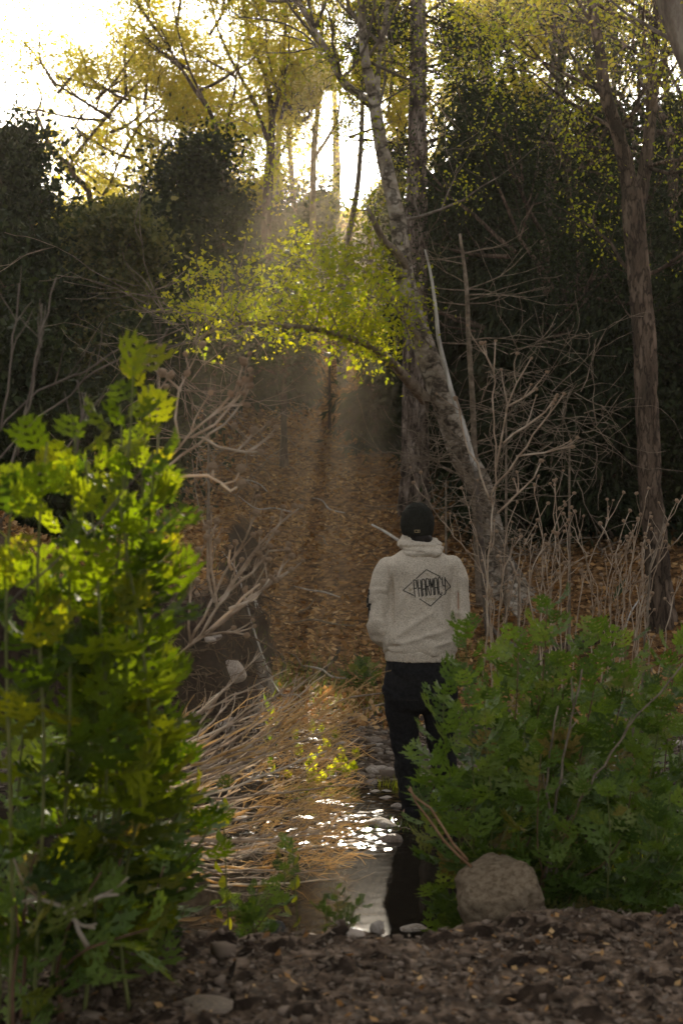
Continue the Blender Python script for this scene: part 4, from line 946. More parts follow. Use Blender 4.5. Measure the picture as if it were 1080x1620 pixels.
stick('pale_root', 'twisted pale root at the foot of the leaning tree', [gp(775, 13.3, .05), gp(790, 13.0, .06), gp(815, 12.8, .05), gp(830, 12.7, .03)], [.015, .022, .02, .01], BARK['grey'], 'root')
stick('fallen_log', 'dark broken log lying behind the right dead stalks', [gp(820, 12.2, .06), gp(900, 12.6, .10), gp(985, 12.9, .08)], [.05, .06, .045], BARK['dark'], 'log', seg=12)
stick('stump', 'dark broken stump on the slope below the right cedars', [G(905, 16.5, -.1), G(906, 16.5, .3), G(902, 16.5, .62)], [.22, .15, .11], BARK['dark'], 'stump', seg=16)
q = random.Random(12)
for i in range(34):
    Y = q.uniform(10.8, 18); px = q.choice((q.uniform(380, 620), q.uniform(690, 1080), q.uniform(150, 420))); p0 = gp(px, Y, .03); a = q.uniform(0, 3.1); L = q.uniform(.25, .8)
    pts = [p0]
    for k in range(3): 
        a += q.gauss(0, .4); xx_, yy_ = pts[-1].x+math.cos(a)*L/3, pts[-1].y+math.sin(a)*L/3; pts.append(Vector((xx_, yy_, h1(xx_, yy_)+.025+q.uniform(0, .05))))
    stick('fallen_twig', 'thin fallen twig lying in the leaf litter of the slope', pts, [.005, .009, .008, .004], BARK['twig' if i % 3 else 'white'], 'twig', 'fallen twigs on the slope', 5)

# root bank: tangle of fine roots on the undercut left bank
b_ = MB((0, 0, 0)); q = random.Random(77)
for i in range(420):
    px = q.uniform(215, 415); Y = 9.9+q.uniform(-.25, .6); py = q.uniform(900, 1180)
    p = P(px, py, Y); z0 = h1(p.x, p.y); 
    for yy in np.arange(9.0, 11.4, .06):
        if h1((px-540)/FPX*yy, yy) > P(px, py, yy).z: Y = yy; break
    p = P(px, py, Y-.03); pts = [p]
    d = Vector((q.gauss(0, 1), q.gauss(0, .35), q.gauss(-.4, .8))).normalized()
    for k in range(5): d = (d+Vector((q.gauss(0, .5), q.gauss(0, .25), q.gauss(0, .5)))).normalized(); pts.append(pts[-1]+d*q.uniform(.03, .09))
    r_ = q.uniform(.0025, .007); b_.tube(pts, [r_, r_, r_*.9, r_*.8, r_*.6, r_*.3], 4, cap=False)
tag(b_.build('root_tangle', surf('root bark', [(.3, (.05, .032, .02)), (.7, (.17, .12, .08))], 20, .9, 0)), 'mat of fine roots hanging over the undercut left bank', 'roots', kind='stuff')

# ------------------------------------------------------------------ herbs with lobed leaves
def lobed_leaf(name, seed, m, pairs=6, L=1.0, W=.62, droop=.25):
    """pinnately lobed leaf along +x, toothed lobes, bent"""
    q = random.Random(seed); V, F = [], []
    def v(x, y, z=0): V.append((x, y, z)); return len(V)-1
    xs_ = [.08+.84*(i/pairs)**.95 for i in range(pairs+1)]
    mid = [v(0, 0)]+[v(x, 0) for x in xs_]+[v(1, 0)]
    for side in (1, -1):
        for i in range(pairs):
            u = i/(pairs-1); x0, x1 = xs_[i], xs_[i+1]; wl = W*(.42+.58*math.sin(math.pi*(.18+.74*u)))*(1-.25*u)*q.uniform(.75, 1.2)
            dx = wl*.72; lw = (x1-x0)*.80
            # lobe outline: base back, teeth along back edge, tip, teeth along front, base front
            a = mid[1+i]; b_ = mid[2+i]
            def pt(t_, s_): cx = (x0+x1)/2+dx*t_; cy = wl*t_; return v(cx+s_*lw*.5-.0*cy, side*(cy-.25*s_*lw), .05*math.sin(t_*3)*q.uniform(.5, 1.5))
            o = [a, pt(.20, -.45), pt(.48, -1.25), pt(.52, -.55), pt(.86, -.95), pt(.84, -.42), pt(1.18, .0), pt(.90, .42), pt(.86, 1.05), pt(.60, .52), pt(.52, 1.15), pt(.26, .45), b_]
            c1 = pt(.32, 0); c2 = pt(.66, 0)
            for j in range(0, 5): F.append((o[j], o[j+1], c1) if j < 3 else (o[j], o[j+1], c2))
            F += [(o[3], c2, c1), (o[5], o[6], c2), (o[6], o[7], c2), (o[7], o[8], c2), (o[8], o[9], c2), (o[9], c1, c2), (o[9], o[10], c1), (o[10], o[11], c1), (o[11], o[12], c1), (o[0], c1, o[12])]
    t1 = v(.93, .11); t2 = v(.93, -.11); F += [(mid[-2], t2, mid[-1]), (mid[-2], mid[-1], t1)]
    # petiole
    p0 = v(-.18, .008); p1 = v(-.18, -.008); p2 = v(.08, -.008); p3 = v(.08, .008); F.append((p0, p1, p2, p3))
    out_ = []
    tw = q.uniform(-.3, .3)
    for x, y, z in V:
        y2 = y*math.cos(tw*x)-z*math.sin(tw*x); z2 = z+y*math.sin(tw*x)*.6+abs(y)*.18
        out_.append((x*L, y2*L, (z2-droop*max(0, x)**2+.10*x)*L))
    return mesh(name, out_, F, m, False)
LF = {m.name: [lobed_leaf('leaf', 400+i+j*10, m, 3+(i+1) % 2, W=.56, droop=.12+.09*i) for i in range(5)] for j, m in enumerate((L_FERN, L_HERB))}

def plant(name, label, stems, m, sm, size, seed, group=None, cat='herb', every=.075, stemr=.006, spread=1.0, bot=0.1, name_leaf='leaf'):
    """stems: lists of (px,py,Y), root first"""
    q = random.Random(seed); base = G(stems[0][0][0], stems[0][0][2])
    root = thing(name, base, label, cat, group); b_ = MB(base); n = 0
    for st in stems:
        pts = [P(*s_) for s_ in st]; g = h1(pts[0].x, pts[0].y)
        if pts[0].z > g: pts.insert(0, Vector((pts[0].x+q.uniform(-.03, .03), pts[0].y, g-.02)))
        k = len(pts); rad = [stemr*(1-.6*i/(k-1)) for i in range(k)]
        b_.tube(pts, rad, 6, None, .06)
        sp, _ = smooth_path(pts, rad, .01); Ls = np.concatenate([[0], np.cumsum(np.linalg.norm(np.diff(sp, axis=0), axis=1))]); tot = Ls[-1]
        s_ = tot*bot; ang = q.uniform(0, 6)
        while s_ <= tot:
            i = int(np.searchsorted(Ls, s_)); i = min(i, len(sp)-2); p = Vector(sp[i]); T_ = (Vector(sp[i+1])-p).normalized()
            u = s_/tot; ang += 2.4+q.gauss(0, .25); lift = .25+.75*u**2+q.gauss(0, .12)
            A = T_.orthogonal().normalized(); B_ = T_.cross(A); D = (A*math.cos(ang)+B_*math.sin(ang))*spread+T_*lift+Vector((0, 0, -.05)); D.normalize()
            side = D.cross(Vector((0, 0, 1))); side = side.normalized() if side.length > .1 else A
            up = side.cross(D).normalized(); roll = q.gauss(0, .45)
            side2 = side*math.cos(roll)+up*math.sin(roll); up2 = D.cross(side2)*1.0
            sc = size*q.uniform(.65, 1.15)*(1-.45*max(0, u-.75)*4*.6)*(.75+.25*math.sin(math.pi*min(1, u*1.2)))
            Mx = Matrix((D, side2.cross(D)*0+side2, D.cross(side2))).transposed().to_4x4()
            o = bpy.data.objects.new(name_leaf, LF[m.name][q.randrange(5)]); Mx = Matrix.Translation(p-base+D*.18*sc) @ Mx @ Matrix.Scale(sc, 4); o.matrix_local = Mx; link(o, root); n += 1
            s_ += every*q.uniform(.7, 1.3)*(1-.45*u)
    b_.build('stem', sm, root); return root

GL_ = 'lobed leafed herbs on the left bank'; GR = 'lobed leafed herbs on the right bank'
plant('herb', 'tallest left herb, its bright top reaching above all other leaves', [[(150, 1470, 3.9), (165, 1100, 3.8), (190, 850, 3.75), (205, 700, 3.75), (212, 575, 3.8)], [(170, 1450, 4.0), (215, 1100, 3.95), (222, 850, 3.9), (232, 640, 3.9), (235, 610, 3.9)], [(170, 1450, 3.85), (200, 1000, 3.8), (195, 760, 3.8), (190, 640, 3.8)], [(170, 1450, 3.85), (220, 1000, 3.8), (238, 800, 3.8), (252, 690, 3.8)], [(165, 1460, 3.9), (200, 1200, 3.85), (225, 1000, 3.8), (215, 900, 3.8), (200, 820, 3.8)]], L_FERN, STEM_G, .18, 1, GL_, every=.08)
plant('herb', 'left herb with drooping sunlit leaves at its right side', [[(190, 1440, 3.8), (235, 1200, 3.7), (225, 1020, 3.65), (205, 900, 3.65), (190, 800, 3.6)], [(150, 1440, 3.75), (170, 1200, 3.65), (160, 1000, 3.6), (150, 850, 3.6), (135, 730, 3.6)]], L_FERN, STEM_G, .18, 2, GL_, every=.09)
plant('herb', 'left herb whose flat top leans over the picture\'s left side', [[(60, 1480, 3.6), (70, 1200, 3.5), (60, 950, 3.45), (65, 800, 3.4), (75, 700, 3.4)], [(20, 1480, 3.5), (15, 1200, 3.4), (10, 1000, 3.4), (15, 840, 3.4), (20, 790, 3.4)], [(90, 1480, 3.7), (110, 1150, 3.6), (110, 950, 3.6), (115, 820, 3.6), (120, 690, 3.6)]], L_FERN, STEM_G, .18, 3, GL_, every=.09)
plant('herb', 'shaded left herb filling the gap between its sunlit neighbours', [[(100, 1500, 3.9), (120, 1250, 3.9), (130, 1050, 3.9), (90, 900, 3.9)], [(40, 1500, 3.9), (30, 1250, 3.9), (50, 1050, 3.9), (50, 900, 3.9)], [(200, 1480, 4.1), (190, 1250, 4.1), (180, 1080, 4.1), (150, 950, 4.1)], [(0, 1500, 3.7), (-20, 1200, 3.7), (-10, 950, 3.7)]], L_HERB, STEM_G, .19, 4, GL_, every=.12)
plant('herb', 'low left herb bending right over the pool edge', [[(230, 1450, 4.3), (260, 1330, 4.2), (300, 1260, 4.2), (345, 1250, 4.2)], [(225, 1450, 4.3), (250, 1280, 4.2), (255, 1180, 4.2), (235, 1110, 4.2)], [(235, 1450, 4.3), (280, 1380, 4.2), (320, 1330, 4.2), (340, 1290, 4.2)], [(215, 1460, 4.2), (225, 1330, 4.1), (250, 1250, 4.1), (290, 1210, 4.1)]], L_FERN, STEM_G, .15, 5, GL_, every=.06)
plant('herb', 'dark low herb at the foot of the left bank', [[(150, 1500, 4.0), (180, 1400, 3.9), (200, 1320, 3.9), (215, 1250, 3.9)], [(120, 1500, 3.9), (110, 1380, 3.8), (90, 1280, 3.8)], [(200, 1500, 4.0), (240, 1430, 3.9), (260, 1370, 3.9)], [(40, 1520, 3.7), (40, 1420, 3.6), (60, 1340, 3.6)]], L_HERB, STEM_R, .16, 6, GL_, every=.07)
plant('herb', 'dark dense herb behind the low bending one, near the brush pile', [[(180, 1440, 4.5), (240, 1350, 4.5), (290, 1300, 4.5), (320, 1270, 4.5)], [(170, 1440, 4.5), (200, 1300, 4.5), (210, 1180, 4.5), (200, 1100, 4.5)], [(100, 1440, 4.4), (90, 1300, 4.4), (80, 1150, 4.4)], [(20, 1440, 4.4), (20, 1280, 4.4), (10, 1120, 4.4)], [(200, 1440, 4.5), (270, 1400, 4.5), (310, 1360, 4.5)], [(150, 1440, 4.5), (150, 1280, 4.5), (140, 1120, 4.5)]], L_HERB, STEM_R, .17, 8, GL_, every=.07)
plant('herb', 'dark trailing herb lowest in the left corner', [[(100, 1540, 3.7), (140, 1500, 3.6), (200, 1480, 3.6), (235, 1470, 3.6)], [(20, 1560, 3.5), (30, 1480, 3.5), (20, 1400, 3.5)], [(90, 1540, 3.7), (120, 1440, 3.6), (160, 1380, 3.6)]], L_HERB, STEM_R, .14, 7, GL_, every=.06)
# right bank
RB = [
 ('foremost right herb leaning left past the man\'s knees', [[(740, 1420, 5.3), (725, 1320, 5.2), (712, 1230, 5.2), (700, 1150, 5.2), (705, 1110, 5.2)], [(735, 1420, 5.3), (700, 1340, 5.2), (680, 1290, 5.2), (660, 1275, 5.2)], [(745, 1420, 5.3), (750, 1280, 5.2), (745, 1180, 5.2), (740, 1080, 5.2), (735, 1020, 5.2)]], .105),
 ('right herb with the tallest bright crown beside the tall dead stem', [[(800, 1410, 5.5), (830, 1250, 5.4), (850, 1130, 5.4), (860, 1050, 5.4), (865, 985, 5.4)], [(790, 1410, 5.5), (800, 1250, 5.4), (815, 1130, 5.4), (820, 1040, 5.4)], [(810, 1410, 5.5), (860, 1270, 5.4), (885, 1150, 5.4), (895, 1050, 5.4)]], .115),
 ('right herb sprawling over the tan boulder', [[(760, 1400, 5.2), (745, 1340, 5.1), (715, 1300, 5.1), (700, 1260, 5.1)], [(770, 1400, 5.3), (780, 1290, 5.2), (770, 1200, 5.2), (765, 1120, 5.2)], [(775, 1400, 5.3), (800, 1310, 5.2), (820, 1240, 5.2), (830, 1180, 5.2)]], .10),
 ('middle right herb with reddish stems', [[(870, 1410, 5.5), (900, 1280, 5.4), (925, 1160, 5.4), (940, 1080, 5.4), (945, 1030, 5.4)], [(880, 1410, 5.5), (880, 1280, 5.4), (870, 1180, 5.4), (875, 1100, 5.4)], [(890, 1410, 5.5), (940, 1290, 5.4), (965, 1180, 5.4), (985, 1090, 5.4), (990, 1040, 5.4)]], .11),
 ('right herb at the picture\'s right edge', [[(1010, 1410, 5.4), (1020, 1280, 5.3), (1040, 1160, 5.3), (1060, 1080, 5.3)], [(1030, 1410, 5.4), (1060, 1290, 5.3), (1075, 1190, 5.3), (1085, 1110, 5.3)], [(1000, 1410, 5.4), (1000, 1280, 5.3), (1010, 1170, 5.3), (1025, 1110, 5.3)]], .11),
 ('low dense right herb in front of the boulder\'s far side', [[(850, 1420, 5.2), (870, 1360, 5.1), (900, 1310, 5.1), (930, 1260, 5.1)], [(860, 1420, 5.2), (850, 1340, 5.1), (850, 1280, 5.1), (855, 1220, 5.1)], [(900, 1420, 5.2), (950, 1370, 5.1), (985, 1320, 5.1), (1000, 1260, 5.1)], [(880, 1420, 5.2), (900, 1370, 5.1), (940, 1340, 5.1)]], .09),
 ('low right herb spreading along the bank at the right edge', [[(980, 1420, 5.1), (1010, 1370, 5.0), (1045, 1330, 5.0), (1060, 1280, 5.0)], [(1020, 1420, 5.1), (1060, 1380, 5.0), (1090, 1340, 5.0)], [(960, 1420, 5.1), (965, 1340, 5.0), (960, 1280, 5.0)], [(1040, 1420, 5.1), (1040, 1350, 5.0), (1030, 1290, 5.0)]], .09),
 ('rear right herb half hidden behind the nearer ones', [[(800, 1390, 6.0), (790, 1260, 6.0), (790, 1150, 6.0), (785, 1060, 6.0)], [(950, 1390, 6.0), (960, 1230, 6.0), (930, 1130, 6.0), (925, 1050, 6.0)], [(1040, 1390, 6.0), (1050, 1220, 6.0), (1060, 1120, 6.0), (1065, 1050, 6.0)], [(880, 1390, 6.0), (840, 1230, 6.0), (845, 1120, 6.0)], [(990, 1390, 6.0), (1000, 1200, 6.0), (985, 1100, 6.0)]], .12),
]
for i, (lab, st, sz) in enumerate(RB):
    st = [s_[:-1]+[(s_[-1][0], s_[-1][1]-28, s_[-1][2])] for s_ in st]
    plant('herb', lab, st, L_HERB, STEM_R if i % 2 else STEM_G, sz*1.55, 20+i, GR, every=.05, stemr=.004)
for i, (lab, st, sz) in enumerate([
 ('small herb growing from the pool edge, left of the dark grey stone', [[(400, 1470, 4.9), (405, 1430, 4.9), (410, 1400, 4.9)], [(402, 1470, 4.9), (370, 1435, 4.9), (350, 1420, 4.9)], [(404, 1470, 4.9), (445, 1430, 4.9), (452, 1330, 4.9)]], .075),
 ('small herb hanging over the dark pool above the pale stone', [[(545, 1480, 4.9), (535, 1440, 4.9), (530, 1405, 4.9)], [(547, 1480, 4.9), (560, 1440, 4.9), (575, 1425, 4.9)], [(543, 1480, 4.9), (515, 1450, 4.9), (505, 1430, 4.9)]], .07),
 ('small herb among roots behind the man at hip height', [[(560, 1090, 12.0), (560, 1060, 12.0)], [(575, 1085, 12.0), (585, 1050, 12.0)]], .15)]):
    plant('small_herb', lab, st, L_HERB, STEM_G, sz, 50+i, 'small herbs', every=.022, stemr=.003)

# simple-leaved sprouts
def ellipse_leaf(m, seed, w_=.28):
    q = random.Random(seed); V = [(0, 0, 0)]; n = 5
    for i in range(1, n): x = i/n; y = w_*math.sin(math.pi*x**.85); V += [(x, y, .12*y-.3*x*x), (x, 0, -.3*x*x-.03), (x, -y, .12*y-.3*x*x)]
    V.append((1, 0, -.32)); F = [(0, 2, 1), (0, 3, 2)]
    for i in range(n-2): a = 1+3*i; F += [(a, a+1, a+4, a+3), (a+1, a+2, a+5, a+4)]
    a = 1+3*(n-2); F += [(a, a+1, len(V)-1), (a+1, a+2, len(V)-1)]
    return mesh('leaf', V, F, m, True)
EL = [ellipse_leaf(L_FERN, 1, .16), ellipse_leaf(L_LIME, 2, .34)]
def sprout(label, px, py, Y, hgt, n, me, size, seed, group=None):
    q = random.Random(seed); g = G(px, Y); root = thing('sprout', g, label, 'plant', group); top = P(px, py, Y)
    b_ = MB(g); b_.tube([g, (g+top)/2+Vector((.02, 0, 0)), top], [.004, .003, .002], 5); b_.build('stem', STEM_G, root)
    for i in range(n):
        u = .45+.55*i/n; p = g+(top-g)*u; a = i*2.4+q.random(); D = Vector((math.cos(a), math.sin(a), .5+u*.5)).normalized(); s_ = D.cross(Vector((0, 0, 1))).normalized()
        Mx = Matrix((D, s_, D.cross(s_))).transposed().to_4x4(); o = bpy.data.objects.new('leaf', me); o.matrix_local = Matrix.Translation(p-g) @ Mx @ Matrix.Scale(size*q.uniform(.7, 1.2), 4); link(o, root)
sprout('bright sprout with narrow leaves standing above the dry twigs', 427, 1095, 7.2, .3, 14, EL[0], .085, 1)
sprout('round leaved green plant in the middle of the dry twigs', 352, 1262, 4.9, .3, 9, EL[1], .055, 2)
sprout('round leaved green plant low in the dry twigs beside the riffle', 462, 1330, 5.4, .3, 7, EL[1], .055, 3)
q = random.Random(8)
for i in range(26):
    Y = q.uniform(8.7, 9.9); px = q.gauss(515, 34); z = h1((px-540)/FPX*Y, Y)
    sprout('low bright round leaved plant among the sunlit pale stones', px, 810+(CAM_Z-z-q.uniform(.05, .13))*FPX/Y, Y, .1, 8, EL[1], .05, 30+i, 'low bright plants on the far shore')
# grass tufts
def grass(label, px, Y, n, hgt, sp, m=L_HERB):
    c_ = G(px, Y); p_ = np.array(c_)+rng.normal(size=(n, 3))*np.array([sp, sp, 0]); p_[:, 2] = H(p_[:, 0], p_[:, 1])
    d = rdir(n)*.45; d[:, 2] = 1; d /= np.linalg.norm(d, axis=1)[:, None]
    V, F = blades(p_, d, perp(d), hgt*rng.uniform(.5, 1.2, n), .006, .35); tag(obj('grass', mesh('grass', V, F, m, False)), label, 'grass', kind='stuff')
grass('tuft of grass at the man\'s left shoe', 640, 7.6, 260, .10, .08)
grass('tuft of grass by the stones left of the man', 632, 8.7, 200, .10, .06, L_LIME)
grass('green shoots scattered low on the trail', 490, 12.2, 700, .09, .35)
grass('grass on the far gravel shore', 590, 11.2, 600, .07, .3, L_FERN)
grass('long grass at the right edge behind the herbs', 1065, 6.8, 500, .35, .15, L_LIME)
grass('mossy grass on the slope right of the man', 740, 12.5, 900, .08, .5)

# ------------------------------------------------------------------ dead stalks
bm = bmesh.new(); bmesh.ops.create_icosphere(bm, subdivisions=2, radius=1)
for v in bm.verts: v.co *= 1+.25*math.sin(v.co.x*9+v.co.y*7)*math.cos(v.co.z*8)
SEEDM = bpy.data.meshes.new('seed_head'); bm.to_mesh(SEEDM); bm.free(); SEEDM.materials.append(SEED)
def stalks(name, label, paths, m, seed, wpx=5, group=None, heads=True, twig=2, cat='dead stalk', headr=.0145, split=None):
    q = random.Random(seed); p0 = paths[0][0]; base = P(*p0); root = thing(name, base, label, cat, group); b_ = MB(base); hs_ = []
    for path in paths:
        pts = [P(*a) for a in path]; r0 = wpx/2/FPX*path[0][2]; k = len(pts); sp, sr = smooth_path(pts, [r0*(1-.45*i/(k-1)) for i in range(k)], .05)
        sp = sp+(np.array([[q.gauss(0, .004) for _ in range(3)] for _ in sp])); b_.tube(sp, sr, 6)
        hs_.append((Vector(sp[-1]), 1.0)); n = len(sp)
        for j in range(twig):
            i = q.randint(int(n*.45), n-2); d = (Vector(sp[min(n-1, i+1)])-Vector(sp[i-1])).normalized(); d = (d+Vector((q.gauss(0, .55), q.gauss(0, .4), q.uniform(-.1, .7)))).normalized(); L = q.uniform(.05, .16)
            e = [Vector(sp[i])]
            for s_ in range(3): d = (d+Vector((q.gauss(0, .15), q.gauss(0, .15), .12))).normalized(); e.append(e[-1]+d*L/3)
            b_.tube(e, [sr[i]*.75, sr[i]*.65, sr[i]*.6, sr[i]*.5], 5); hs_.append((e[-1], .8))
    b_.build('stem', m, root)
    if heads:
        for p, s_ in hs_:
            o = bpy.data.objects.new('seed_head', SEEDM); o.location = p-base; z_ = headr*s_*q.uniform(.7, 1.2); o.scale = (z_, z_, z_*.8); o.rotation_euler = (q.random(), q.random(), q.random()*6); link(o, root)
    return root
Y1 = 4.7
stalks('dead_stalk', 'dead branching stalk with round seed heads above the left herbs', [[(225, 800, Y1), (243, 752, Y1), (300, 690, Y1), (342, 652, Y1), (372, 618, Y1), (386, 573, Y1)], [(300, 690, Y1), (340, 672, Y1), (368, 640, Y1), (395, 598, Y1)],
    [(342, 652, Y1), (360, 645, Y1), (393, 638, Y1)], [(318, 692, Y1), (345, 708, Y1), (375, 712, Y1), (395, 695, Y1), (402, 680, Y1)], [(360, 710, Y1), (390, 714, Y1), (415, 714, Y1)], [(285, 705, Y1), (277, 660, Y1), (285, 620, Y1), (300, 585, Y1), (297, 590, Y1)],
    [(285, 620, Y1), (262, 600, Y1), (258, 588, Y1)], [(243, 752, Y1), (330, 690, Y1), (372, 655, Y1), (395, 610, Y1)], [(225, 735, Y1), (228, 690, Y1), (240, 640, Y1), (268, 595, Y1)]], STALK, 1, 4.4, twig=2)
stalks('dead_stalk', 'white bare stalk lying level below the seed head stalk', [[(243, 752, Y1), (280, 751, Y1), (330, 752, Y1), (355, 765, Y1), (378, 760, Y1), (383, 742, Y1)], [(337, 754, Y1), (340, 735, Y1)], [(350, 765, Y1), (365, 770, Y1), (382, 765, Y1)]], BONE, 2, 5, twig=0)
Y2 = 5.4
C2 = [[(230, 1075, Y2), (270, 1045, Y2), (320, 1000, Y2), (350, 950, Y2), (395, 880, Y2), (440, 830, Y2), (476, 803, Y2)], [(270, 1045, Y2), (330, 1000, Y2), (380, 960, Y2), (430, 920, Y2), (460, 900, Y2)], [(300, 1020, Y2), (340, 940, Y2), (365, 890, Y2), (390, 850, Y2), (405, 810, Y2)],
      [(320, 1000, Y2), (345, 960, Y2), (385, 900, Y2), (430, 850, Y2), (448, 803, Y2)], [(345, 960, Y2), (335, 900, Y2), (330, 850, Y2), (345, 825, Y2)], [(340, 955, Y2), (328, 910, Y2), (333, 860, Y2), (330, 832, Y2)], [(300, 1015, Y2), (300, 960, Y2), (308, 890, Y2), (315, 870, Y2)],
      [(320, 1005, Y2), (370, 1000, Y2), (388, 1002, Y2)], [(290, 1030, Y2), (350, 985, Y2), (420, 930, Y2), (462, 880, Y2)], [(330, 1000, Y2), (390, 950, Y2), (425, 925, Y2), (440, 915, Y2)], [(350, 950, Y2), (400, 905, Y2), (425, 870, Y2), (455, 870, Y2)]]
stalks('dead_stalk', 'fan of dead stalks with seed heads before the root bank', C2, STALK, 3, 4.5, twig=3)
stalks('dead_stalk', 'pair of bleached white stalks inside the seed head fan', [[(325, 1002, Y2), (355, 975, Y2), (385, 945, Y2), (410, 925, Y2), (412, 918, Y2)], [(362, 962, Y2), (400, 945, Y2), (430, 912, Y2)], [(368, 905, Y2), (363, 888, Y2), (363, 868, Y2)]], BONE, 4, 5, twig=0)
# tall stem in front of the man's right side
Y3 = 6.0
stalks('tall_dead_stalk', 'tall dead stem with spreading top just right of the man', [[(768, 1330, Y3), (765, 1150, Y3), (767, 1060, Y3), (770, 960, Y3), (771, 880, Y3), (777, 805, Y3), (785, 740, Y3), (781, 665, Y3), (780, 590, Y3), (785, 540, Y3)],
    [(784, 745, Y3), (794, 690, Y3), (805, 640, Y3), (818, 605, Y3), (840, 565, Y3)], [(785, 765, Y3), (820, 722, Y3), (855, 672, Y3), (893, 622, Y3)], [(785, 812, Y3), (820, 782, Y3), (842, 755, Y3), (853, 728, Y3)], [(775, 790, Y3), (752, 735, Y3), (735, 690, Y3), (722, 630, Y3)],
    [(795, 700, Y3), (830, 672, Y3), (860, 650, Y3), (880, 625, Y3)], [(815, 720, Y3), (860, 715, Y3), (905, 705, Y3)], [(780, 590, Y3), (770, 565, Y3), (762, 545, Y3)], [(805, 640, Y3), (825, 630, Y3), (850, 615, Y3)]], STALK, 5, 3.6, twig=2, headr=.010)
# right group of dead stalks
q = random.Random(31)
for g_, (bx, lab) in enumerate(((800, 'leftmost clump of tall dead stalks behind the right herbs'), (875, 'second clump of dead stalks from the left, fanned out'), (950, 'densest clump of dead stalks in the right group'), (1010, 'rightmost clump of dead stalks before the forked tree'))):
    pp = []
    for k in range(9):
        Y = 7.6+q.uniform(-.3, .3); b0 = bx+q.uniform(-25, 25); tx = b0+q.gauss(15, 55); ty = q.uniform(755, 880)
        mx = b0+(tx-b0)*.35+q.gauss(0, 8); pp.append([(b0, 1150, Y), ((b0+mx)/2, 1030, Y), (mx+q.gauss(0, 6), 930, Y), ((mx+tx)/2, 850+(ty-800)*.4, Y), (tx, ty, Y)])
    stalks('dead_stalk', lab, pp, STALK, 60+g_, 2.3, group='dead stalks behind the right herbs', twig=6, headr=.012)
# stems lying in front of the right herbs
stalks('broken_stalk', 'reddish stems crossed low beside the man\'s feet', [[(745, 1370, 4.95), (705, 1330, 4.95), (675, 1290, 4.95), (648, 1245, 4.95)], [(740, 1360, 4.95), (700, 1310, 4.95), (660, 1262, 4.95), (645, 1248, 4.95)]], surf('red stem', [(.3, (.2, .1, .05)), (.7, (.36, .22, .13))], 9, .8, .2), 90, 5, heads=False, twig=0, cat='stem')
for i, (pp, lab) in enumerate((([[(875, 1400, 5.2), (900, 1300, 5.2), (980, 1170, 5.2), (1090, 1040, 5.2)]], 'long straight brown stem slanting up to the right edge'), ([[(860, 1400, 5.2), (885, 1230, 5.2), (905, 1120, 5.2), (920, 1060, 5.2)], [(870, 1380, 5.2), (865, 1230, 5.2), (880, 1120, 5.2)]], 'dark brown stems rising among the middle right herbs'), ([[(950, 1400, 5.6), (985, 1230, 5.6), (1015, 1080, 5.6), (1030, 900, 5.6), (1050, 830, 5.6)]], 'long pale stem rising from the herbs across the forked trunk'))):
    stalks('bare_stalk', lab, pp, BARK['twig'], 95+i, 5, heads=False, twig=2, cat='stem')
# thin grey stems behind the left herbs
SL = [([[(-30, 760, 5), (40, 680, 5), (110, 625, 5), (180, 570, 5), (300, 540, 5)], [(-20, 700, 5), (60, 620, 5), (130, 590, 5), (200, 545, 5)]], 'grey bare stems slanting right from the left edge'),
      ([[(0, 830, 4.3), (60, 750, 4.3), (120, 690, 4.3), (150, 640, 4.3), (205, 590, 4.3), (270, 520, 4.3)], [(10, 760, 4.3), (45, 640, 4.3), (60, 560, 4.3), (65, 480, 4.3)]], 'bare stems crossing behind the left herb tops'),
      ([[(125, 720, 4.5), (128, 660, 4.5), (135, 620, 4.5)], [(30, 720, 4.5), (50, 600, 4.5), (62, 540, 4.5), (90, 440, 4.5)], [(0, 680, 4.5), (20, 560, 4.5), (30, 450, 4.5)]], 'thin upright stems at the left edge before the dark oak'),
      ([[(0, 970, 3.5), (60, 910, 3.5), (130, 850, 3.5), (180, 800, 3.5), (240, 720, 3.5)]], 'long dark stem slanting through the left herbs')]
for i, (pp, lab) in enumerate(SL): stalks('bare_stalk', lab, pp, BARK['grey'], 110+i, 4, heads=False, twig=4, cat='stem')
stalks('pale_driftwood', 'pale forked dead branch lying low in the left corner', [[(140, 1500, 3.6), (110, 1440, 3.6), (60, 1425, 3.6), (10, 1430, 3.6)], [(110, 1440, 3.6), (160, 1420, 3.6), (190, 1415, 3.6)], [(100, 1440, 3.6), (120, 1465, 3.6), (150, 1470, 3.6)]], BONE, 120, 9, heads=False, twig=1, cat='branch')
# bare twig shrubs against the dark wood at right
for i, (bx, by, Y, w_, n, lab) in enumerate([(705, 760, 13.0, 60, 24, 'tangle of bare twigs between pine and leaning tree'), (800, 620, 13.2, 80, 40, 'bare twiggy bush hanging in front of the dark cedar'), (900, 700, 12.5, 90, 30, 'bare twiggy bush in the shade left of the forked trunk'), (820, 900, 12.0, 70, 26, 'low bare twigs around the roots of the leaning tree'), (250, 560, 10.5, 110, 26, 'bare twiggy bush in front of the left dark oaks'), (330, 690, 10.8, 80, 20, 'low bare twigs above the undercut left bank')]):
    base = G(bx, Y); root = thing('bare_bush', base, lab, 'bush', 'bare bushes of the slope'); T = Tree(300+i); top = P(bx, by, Y)
    T.tubes.append(([base, (base+top)/2, top], [.014, .012, .008]))
    for k in range(n):
        c_ = P(bx+T.r.uniform(-w_, w_)*.5, by+T.r.uniform(-w_, w_), Y); T.grow(c_, Vector((T.r.uniform(-1, 1), T.r.uniform(-.4, .4), T.r.uniform(-.5, .6))), T.r.uniform(.35, .8), .005, 0, 1, .4, .0, 3, .6)
    T.branches(base, root, BARK['twig'], 'twigs')

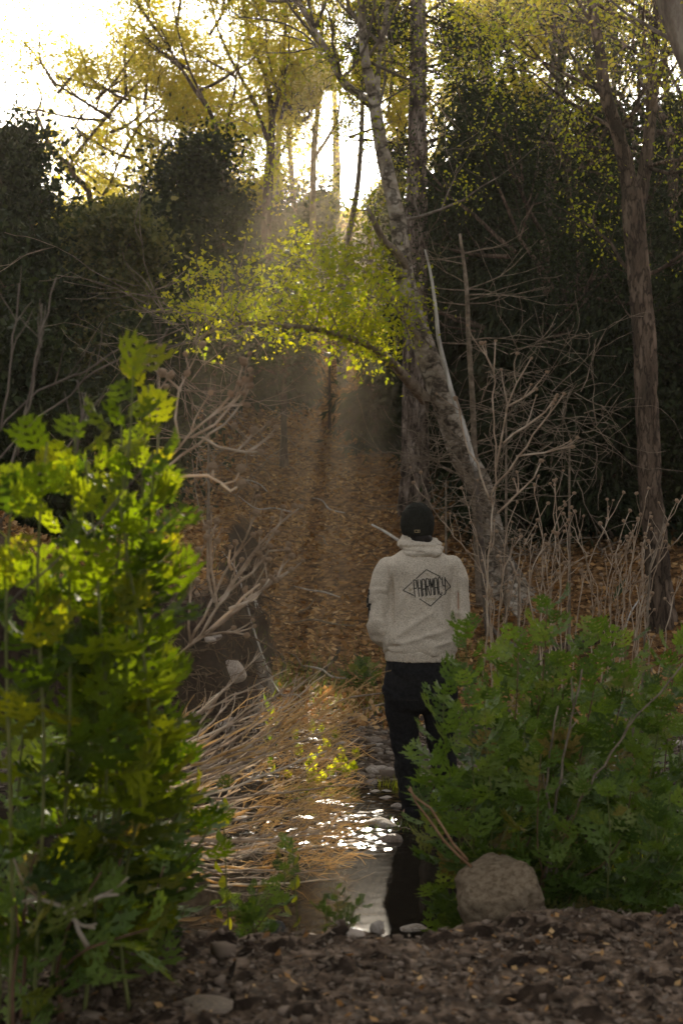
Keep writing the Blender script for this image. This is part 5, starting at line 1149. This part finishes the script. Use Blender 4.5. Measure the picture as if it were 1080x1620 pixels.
# brush pile of bleached stems leaning out over the stream
q = random.Random(55)
for i in range(84):
    u = i/83; sx = q.uniform(215, 330); sy = 1175+215*u+q.gauss(0, 10); Y = 5.6+q.uniform(-.5, .9); L = q.uniform(150, 320) if i % 3 else q.uniform(90, 170)
    ang = R(36-38*u+q.gauss(0, 6)); ex = sx+math.cos(ang)*L; ey = sy-math.sin(ang)*L
    if ex > 590: ex = 590
    Ye = Y+q.uniform(-.2, .5); bow = q.gauss(10, 8)
    def lp(t_): return (sx+(ex-sx)*t_, sy+(ey-sy)*t_+bow*math.sin(math.pi*t_), Y+(Ye-Y)*t_)
    path = [lp(0), lp(.3), lp(.62), lp(1)]
    m = BONE if i % 4 == 0 else (STALK if i % 2 else STRAW)
    base = P(*path[0]); b_ = MB(base); pts = [P(*a) for a in path]; r0 = q.uniform(1.6, 3.4)/FPX*Y*.8; sp, sr = smooth_path(pts, [r0, r0*.85, r0*.65, r0*.35], .05)
    sp = sp+np.array([[q.gauss(0, .003) for _ in range(3)] for _ in sp]); b_.tube(sp, sr, 5, cap=False); n = len(sp)
    for j in range(7):
        k = q.randint(int(n*.35), n-2); d = (Vector(sp[k+1])-Vector(sp[k-1])).normalized(); d = (d+Vector((q.gauss(0, .35), q.gauss(0, .35), q.gauss(.15, .35)))).normalized(); e = [Vector(sp[k])]; Lt = q.uniform(.04, .16)
        for s_ in range(3): d = (d+Vector((q.gauss(0, .2), q.gauss(0, .2), q.gauss(.03, .15)))).normalized(); e.append(e[-1]+d*Lt/3)
        b_.tube(e, [sr[k]*.6, sr[k]*.5, sr[k]*.4, sr[k]*.3], 4, cap=False)
    o = b_.build('fallen_stalk', m); o.location = base
    tag(o, {id(BONE): 'bleached white stem lying in the brush pile over the stream', id(STALK): 'grey brown dead stem lying in the brush pile over the stream'}.get(id(m), 'orange tan dead stem lying in the brush pile over the stream'), 'stem', 'dead stems of the brush pile')
b_ = MB(); 
for i in range(900):
    t_ = q.random(); px = 370+150*q.random()**.8+40*q.random(); py = q.uniform(1130, 1385)-(px-370)*.12*(1-(t_)); Y = 6.3+q.uniform(-.6, .8); p = P(px, py, Y)
    if p.z < .02: continue
    a = R(q.gauss(18, 22)); d = Vector((math.cos(a), q.gauss(0, .4), math.sin(a))).normalized(); e = [p]; L = q.uniform(.06, .18)
    for s_ in range(3): d = (d+Vector((q.gauss(0, .2), q.gauss(0, .2), q.gauss(0, .2)))).normalized(); e.append(e[-1]+d*L/3)
    b_.tube(e, [.0016, .0015, .0012, .0008], 4, cap=False)
tag(b_.build('dry_twigs', STRAW), 'haze of fine orange dry twigs in the brush pile', 'twigs', kind='stuff')

# ------------------------------------------------------------------ air
bm = bmesh.new(); bmesh.ops.create_cube(bm, size=1); me = bpy.data.meshes.new('haze'); bm.to_mesh(me); bm.free()
hm, t, out = M_('haze air'); pv = t.nodes.new('ShaderNodeVolumePrincipled'); pv.inputs['Density'].default_value = HAZE; pv.inputs['Color'].default_value = (.98, .82, .62, 1); pv.inputs['Anisotropy'].default_value = .72
t.links.new(pv.outputs[0], out.inputs['Volume']); me.materials.append(hm)
hz = obj('haze', me); hz.scale = (156, 128, 34); hz.location = (0, 50, 14.5); tag(hz, 'thin warm haze hanging in the wood', 'haze', kind='stuff')
